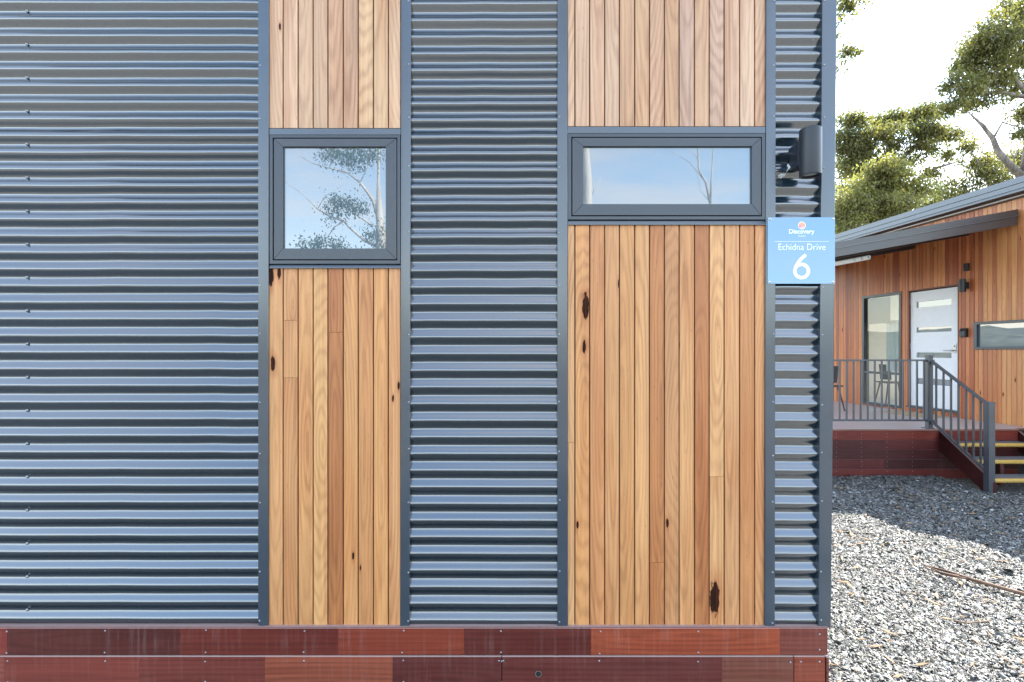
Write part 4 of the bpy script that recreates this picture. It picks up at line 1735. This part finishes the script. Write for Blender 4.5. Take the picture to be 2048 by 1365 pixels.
def curve_pts(p0, p1, bend, k_=6, wob=0.0, r_=random):
    p0, p1 = Vector(p0), Vector(p1)
    d = p1 - p0
    nrm = Vector((r_.gauss(0, 1), r_.gauss(0, 1), r_.gauss(0, 0.4)))
    nrm = (nrm - d * nrm.dot(d) / max(1e-9, d.dot(d)))
    nrm = nrm.normalized() if nrm.length > 1e-6 else Vector((0, 0, 1))
    out = []
    for i in range(k_ + 1):
        t = i / k_
        q = p0.lerp(p1, t) + nrm * bend * d.length * math.sin(math.pi * t)
        if 0 < i < k_ and wob:
            q += Vector((r_.gauss(0, wob), r_.gauss(0, wob), r_.gauss(0, wob))) * d.length
        out.append(q)
    return out


def leaves_mesh(name, mat_, parent, centres, sizes, per, leaf_len, nrng, base, droop=0.9):
    """hanging narrow leaves gathered in clumps"""
    centres = np.array([c[:] for c in centres])
    nC = len(centres)
    n = nC * per
    ci = np.repeat(np.arange(nC), per)
    sz = np.array(sizes)[ci]
    off = nrng.normal(0, 1, (n, 3)) * sz[:, None] * np.array([0.55, 0.55, 0.42])
    pos = centres[ci] + off
    ax = nrng.normal(0, 0.75, (n, 3)) + np.array([0, 0, -droop])
    ax /= np.linalg.norm(ax, axis=1)[:, None]
    sd = np.cross(ax, nrng.normal(0, 1, (n, 3)))
    sd /= np.linalg.norm(sd, axis=1)[:, None]
    L = leaf_len * nrng.uniform(0.6, 1.35, n)
    W = L * nrng.uniform(0.16, 0.28, n)
    bow = np.cross(ax, sd) * (L * 0.08)[:, None]
    v = np.stack([pos, pos + ax * (L * 0.45)[:, None] + sd * W[:, None] + bow, pos + ax * L[:, None], pos + ax * (L * 0.45)[:, None] - sd * W[:, None] + bow], 1)
    co = v.reshape(-1, 3) - np.array(base[:])
    me = bpy.data.meshes.new(name)
    me.vertices.add(len(co))
    me.vertices.foreach_set("co", co.ravel())
    q = np.arange(n * 4, dtype=np.int32)
    me.loops.add(n * 4)
    me.loops.foreach_set("vertex_index", q)
    me.polygons.add(n)
    me.polygons.foreach_set("loop_start", np.arange(0, n * 4, 4, dtype=np.int32))
    me.update()
    at_ = me.attributes.new("shade", "FLOAT", "POINT")
    cs = nrng.uniform(0, 1, nC)[ci] * 0.55 + nrng.uniform(0, 1, n) * 0.45
    at_.data.foreach_set("value", np.repeat(cs, 4))
    me.materials.append(mat_)
    o = bpy.data.objects.new(name, me)
    o.parent = parent
    col.objects.link(o)
    o["kind"] = "stuff"
    return o


def tree(label, base, trunk, limbs, blobs, leafm, barkm, per=46, leaf_len=0.14, sd=0, group=None, twig=0.02, csize=0.38, droop=0.9, name="gum_tree", spread=1.0):
    """trunk / limbs: lists of (point, radius); blobs: (centre, radii, number of clumps)"""
    rr = random.Random(sd)
    nr = np.random.default_rng(sd + 100)
    t = thing(name, label, "tree", base, 0.0, group)
    b0 = Vector(base)
    mb = MB()
    mb.tube([p for p, _ in trunk], [r_ for _, r_ in trunk], 10)
    nodes = [(Vector(p), r_) for p, r_ in trunk[1:]]
    for lm in limbs:
        mb.tube([p for p, _ in lm], [r_ for _, r_ in lm], 8)
        nodes += [(Vector(p), r_) for p, r_ in lm[1:]]
    cents, szs = [], []
    for c, rad, nc in blobs:
        c = Vector(c)
        hub, hr = min(nodes, key=lambda q: (q[0] - c).length + (0.6 * max(0, q[0].z - c.z)))
        if (hub - c).length > 0.25:
            pts = curve_pts(hub, c, rr.uniform(-0.12, 0.12), 5, 0.02, rr)
            r0 = min(hr * 0.7, 0.02 + 0.022 * (hub - c).length)
            mb.tube(pts, [r0 + (twig - r0) * i / 5 for i in range(6)], 6)
        for _ in range(nc):
            d = Vector((rr.gauss(0, 1), rr.gauss(0, 1), rr.gauss(0, 1))).normalized()
            q = rr.random() ** 0.45
            p = c + Vector((d.x * rad[0], d.y * rad[1], d.z * rad[2])) * q
            cents.append(p)
            szs.append(csize * rr.uniform(0.55, 1.25))
            if rr.random() < 0.6:
                pts = curve_pts(c.lerp(p, 0.15), p, rr.uniform(-0.15, 0.15), 3, 0.02, rr)
                mb.tube(pts, [twig * 0.8, twig * 0.6, twig * 0.45, twig * 0.25], 4, False)
    o = mb.build("trunk", barkm, t, smooth=True)
    o.data.transform(Matrix.Translation(-b0))
    if cents:
        leaves_mesh("crown", leafm, t, cents, szs, per, leaf_len, nr, b0, droop)
    return t


def BL(Z, lst, dy=1.0, dens=1.0):
    """blobs from photo positions at distance Z: (px, py, rx px, ry px, clumps)"""
    out = []
    rr = random.Random(int(Z * 10))
    for px, py, rx, ry, nc in lst:
        s = Z / F
        out.append((P(px, py, Z + rr.uniform(-1, 1) * rx * s * 0.8), (rx * s, max(rx, ry) * s * dy, ry * s), int(nc * dens)))
    return out


def path(Z, lst):
    return [(P(px, py, Z), r_) for px, py, r_ in lst]


GRP = "gum trees behind the timber cabin"
Z = 19.0
tree("tall gum with a broad crown and bent grey limb above the timber cabin's roof", P(2075, 793, Z),
     path(Z, [(2075, 793, 0.20), (2062, 500, 0.17), (2046, 356, 0.14)]),
     [path(Z, [(2046, 356, 0.14), (2012, 322, 0.11), (1994, 300, 0.10), (1986, 278, 0.085), (1964, 250, 0.06), (1944, 232, 0.03)]),
      path(Z, [(2046, 356, 0.14), (2060, 260, 0.11), (2056, 195, 0.10), (2000, 185, 0.06), (1950, 190, 0.035)]),
      path(Z, [(2056, 195, 0.10), (2040, 170, 0.07), (2018, 140, 0.05), (2000, 100, 0.03)]),
      path(Z, [(1986, 278, 0.05), (2005, 245, 0.03), (2048, 258, 0.02)]),
      path(Z, [(2056, 195, 0.09), (2070, 90, 0.06), (2050, 30, 0.04)])],
     BL(Z, [(1985, 72, 42, 38, 34), (2032, 28, 45, 36, 34), (1955, 112, 40, 28, 28), (1925, 168, 34, 26, 20), (1985, 150, 45, 28, 26), (2036, 105, 40, 45, 32),
            (1905, 212, 20, 12, 8), (1960, 205, 38, 12, 12), (2040, 228, 22, 16, 10), (2030, 175, 30, 20, 10), (2085, 60, 50, 60, 25), (1930, 130, 22, 18, 9), (2040, 262, 12, 9, 4)]),
     M["leaf"], M["bark"], per=95, leaf_len=0.13, sd=1, group=GRP, csize=0.36)

Z = 25.0
tree("spreading gum with open layered crown seen between the near cabin and the bent gum", P(1775, 772, Z),
     path(Z, [(1775, 772, 0.26), (1778, 500, 0.22), (1782, 400, 0.18), (1778, 350, 0.15)]),
     [path(Z, [(1778, 350, 0.13), (1800, 320, 0.10), (1832, 292, 0.07), (1850, 245, 0.03)]),
      path(Z, [(1782, 400, 0.15), (1830, 365, 0.10), (1868, 338, 0.08), (1920, 322, 0.03)]),
      path(Z, [(1778, 350, 0.12), (1776, 290, 0.08), (1784, 245, 0.04)]),
      path(Z, [(1778, 350, 0.12), (1740, 310, 0.08), (1705, 260, 0.04)]),
      path(Z, [(1832, 292, 0.06), (1870, 285, 0.04), (1912, 268, 0.02)])],
     BL(Z, [(1703, 243, 26, 13, 20), (1775, 240, 28, 16, 24), (1835, 228, 36, 14, 30), (1852, 258, 34, 17, 26), (1758, 268, 40, 15, 24), (1700, 282, 34, 26, 26),
            (1845, 300, 26, 18, 10), (1908, 268, 20, 8, 9), (1735, 312, 45, 22, 26), (1890, 312, 18, 8, 5), (1700, 330, 32, 30, 24), (1800, 290, 30, 16, 10), (1868, 345, 20, 8, 5),
            (1790, 330, 35, 16, 12), (1880, 275, 16, 10, 5)]),
     M["leaf"], M["bark"], per=95, leaf_len=0.155, sd=2, group=GRP, csize=0.46)

Z = 18.0
tree("bright green bushy young gum in front of the spreading gum, close to the sign", P(1757, 798, Z),
     path(Z, [(1757, 798, 0.13), (1757, 500, 0.11), (1758, 400, 0.08), (1768, 350, 0.05)]),
     [path(Z, [(1757, 470, 0.08), (1720, 430, 0.05), (1700, 405, 0.03)]), path(Z, [(1757, 440, 0.07), (1800, 400, 0.05), (1835, 385, 0.025)])],
     BL(Z, [(1770, 338, 32, 18, 26), (1742, 372, 34, 20, 26), (1800, 362, 36, 18, 24), (1700, 412, 34, 22, 28), (1832, 384, 22, 9, 9), (1760, 410, 38, 22, 26),
            (1810, 405, 26, 14, 10), (1690, 450, 30, 22, 22), (1740, 450, 36, 16, 18), (1715, 380, 22, 16, 10)]),
     M["leaf_bright"], M["bark"], per=100, leaf_len=0.12, sd=3, group=GRP, csize=0.36)

Z = 23.0
tree("small open gum low on the right under the bent gum's limb", P(1990, 777, Z),
     path(Z, [(1990, 777, 0.16), (1992, 480, 0.13), (1985, 385, 0.09)]),
     [path(Z, [(1985, 385, 0.08), (1965, 340, 0.05), (1940, 300, 0.025)]), path(Z, [(1985, 385, 0.08), (2020, 340, 0.06), (2035, 300, 0.03)]),
      path(Z, [(1985, 400, 0.08), (1930, 395, 0.05), (1870, 405, 0.025)])],
     BL(Z, [(1958, 320, 32, 16, 15), (1985, 348, 34, 18, 20), (2034, 318, 26, 24, 18), (1932, 292, 16, 10, 6), (1930, 370, 26, 14, 9), (1885, 398, 36, 10, 12), (2010, 375, 36, 14, 14), (1860, 415, 26, 9, 10)]),
     M["leaf"], M["bark"], per=90, leaf_len=0.14, sd=4, group=GRP, csize=0.42)

Z = 12.0
tree("gum behind the near cabin with only a few twigs showing past its top corner", P(1560, 847, Z),
     path(Z, [(1560, 847, 0.16), (1575, 400, 0.12), (1590, 150, 0.08), (1610, -40, 0.06)]),
     [path(Z, [(1582, 260, 0.06), (1640, 225, 0.025), (1672, 212, 0.010), (1688, 190, 0.007), (1697, 153, 0.004)]),
      path(Z, [(1586, 200, 0.06), (1640, 130, 0.03), (1675, 105, 0.012), (1700, 100, 0.006)]),
      path(Z, [(1592, 120, 0.06), (1650, 85, 0.02), (1680, 45, 0.010), (1705, 15, 0.006)]),
      path(Z, [(1650, 85, 0.015), (1678, 50, 0.006), (1712, 20, 0.004)])],
     BL(Z, [(1690, 12, 20, 16, 12), (1715, 0, 18, 8, 5), (1688, 100, 13, 12, 7), (1704, 106, 8, 6, 3), (1676, 138, 6, 6, 2), (1640, 60, 40, 50, 20), (1600, -80, 80, 50, 30)]),
     M["leaf"], M["bark"], per=30, leaf_len=0.10, sd=5, group=GRP, csize=0.16, twig=0.006)

Z = 38.0
tree("dense dark gum farthest back, low behind the timber cabin's roof", P(1700, 748, Z),
     path(Z, [(1700, 748, 0.3), (1705, 550, 0.25), (1710, 420, 0.15)]), [],
     BL(Z, [(1690, 380, 40, 40, 30), (1740, 420, 45, 30, 30), (1800, 440, 50, 26, 30), (1680, 450, 40, 40, 26), (1860, 430, 40, 16, 14), (1930, 405, 40, 20, 16), (1730, 345, 30, 20, 10), (1885, 385, 34, 16, 10), (1985, 395, 40, 18, 14), (2035, 380, 30, 18, 10)]),
     M["leaf_dull"], M["bark"], per=80, leaf_len=0.22, sd=6, group=GRP, csize=0.6)


# trees in front of the near cabin, behind the camera: the panes mirror them
def PR(px, py, Z, yg=0.019):
    p = P(px, py, Z)
    return Vector((p.x, 2 * yg - p.y, p.z))


def pathr(Z, lst):
    return [(PR(px, py, Z), r_ * (0.6 if r_ < 0.1 else 1.0)) for px, py, r_ in lst]


def BLR(Z, lst):
    out = []
    rr = random.Random(int(Z * 10))
    for px, py, rx, ry, nc in lst:
        s = Z / F
        out.append((PR(px, py, Z + rr.uniform(-1, 1) * rx * s * 0.5), (rx * s, rx * s, ry * s), nc))
    return out


GR2 = "gum trees mirrored in the near cabin's panes"
Z = 17.0
tree("pale straight gum trunk mirrored at the left of the wide window", PR(1172, 804, Z),
     pathr(Z, [(1172, 804, 0.24), (1174, 600, 0.21), (1174, 410, 0.17), (1173, 360, 0.16), (1170, 295, 0.13), (1168, 100, 0.09), (1175, -60, 0.05)]),
     [pathr(Z, [(1183, 392, 0.03), (1190, 375, 0.025), (1204, 354, 0.012)])],
     BLR(Z, [(1160, -20, 60, 40, 24), (1210, 20, 40, 26, 12), (1120, 50, 40, 30, 14)]), M["leaf_dull"], M["bark_pale"], per=60, leaf_len=0.14, sd=11, group=GR2)
Z = 20.0
tree("forked pale gum mirrored at the right of the wide window", PR(1424, 789, Z),
     pathr(Z, [(1424, 789, 0.22), (1424, 600, 0.19), (1422, 440, 0.13), (1420, 410, 0.11)]),
     [pathr(Z, [(1420, 410, 0.08), (1412, 365, 0.075), (1398, 340, 0.06), (1396, 295, 0.055), (1392, 200, 0.04), (1400, 60, 0.02)]),
      pathr(Z, [(1420, 410, 0.08), (1423, 355, 0.055), (1427, 300, 0.045), (1436, 180, 0.03), (1440, 60, 0.02)]),
      pathr(Z, [(1412, 365, 0.03), (1380, 325, 0.022), (1360, 312, 0.018), (1326, 295, 0.010)]),
      pathr(Z, [(1396, 318, 0.02), (1385, 305, 0.016), (1368, 295, 0.010)]),
      pathr(Z, [(1416, 400, 0.025), (1400, 380, 0.02), (1398, 362, 0.015), (1390, 340, 0.01)])],
     BLR(Z, [(1395, 40, 50, 40, 22), (1445, 30, 40, 36, 16), (1350, 90, 40, 30, 12)]), M["leaf_dull"], M["bark_pale"], per=60, leaf_len=0.14, sd=12, group=GR2)
Z = 15.0
tree("leafy gum with long bare limbs mirrored in the square window", PR(765, 818, Z),
     pathr(Z, [(765, 818, 0.26), (764, 600, 0.22), (762, 480, 0.15), (758, 430, 0.11), (757, 360, 0.08), (758, 290, 0.065), (765, 120, 0.04), (770, -20, 0.02)]),
     [pathr(Z, [(760, 455, 0.09), (745, 400, 0.08), (720, 365, 0.06), (695, 346, 0.045), (660, 338, 0.03), (625, 328, 0.022), (598, 312, 0.017), (590, 296, 0.012)]),
      pathr(Z, [(762, 497, 0.09), (728, 480, 0.07), (700, 455, 0.06), (688, 442, 0.055), (660, 433, 0.045), (635, 418, 0.035), (606, 388, 0.022), (570, 364, 0.014)]),
      pathr(Z, [(745, 452, 0.05), (720, 435, 0.04), (690, 415, 0.03)]),
      pathr(Z, [(720, 365, 0.03), (735, 335, 0.025), (742, 300, 0.018)]),
      pathr(Z, [(688, 442, 0.04), (668, 455, 0.03), (655, 475, 0.02)]),
      pathr(Z, [(635, 418, 0.02), (650, 392, 0.014), (680, 375, 0.008)])],
     BLR(Z, [(665, 310, 20, 12, 12), (700, 318, 30, 16, 18), (735, 310, 24, 12, 12), (685, 405, 20, 8, 12), (710, 415, 18, 9, 10), (668, 425, 16, 6, 5), (755, 470, 16, 22, 14),
             (640, 485, 12, 10, 8), (675, 492, 22, 7, 8), (605, 488, 8, 8, 3), (760, 120, 70, 60, 26), (700, 200, 60, 40, 20)]),
     M["leaf_dull"], M["bark_pale"], per=36, leaf_len=0.09, sd=13, group=GR2, csize=0.34, twig=0.008)

# unseen gum added beyond the right edge to shade the ground before the near cabin
rr = random.Random(77)
blobs = []
for i in range(34):
    d = Vector((rr.gauss(0, 1), rr.gauss(0, 1), rr.gauss(0, 0.5))).normalized()
    q = rr.random() ** 0.5
    blobs.append((Vector((7.0 + d.x * 2.2 * q, 2.1 + d.y * 2.2 * q, 9.0 + d.z * 1.0 * q)), (0.75, 0.75, 0.45), 9))
tree("large dense unseen gum added beyond the right edge to shade the ground before the near cabin", (8.6, 1.3, 0.0),
     [(Vector((8.6, 1.3, 0.0)), 0.30), (Vector((8.4, 1.35, 3.5)), 0.24), (Vector((7.9, 1.5, 6.5)), 0.18), (Vector((7.4, 1.6, 8.4)), 0.10)], [],
     blobs, M["leaf"], M["bark_pale"], per=60, leaf_len=0.24, sd=78, csize=0.42)

bpy.context.view_layer.update()
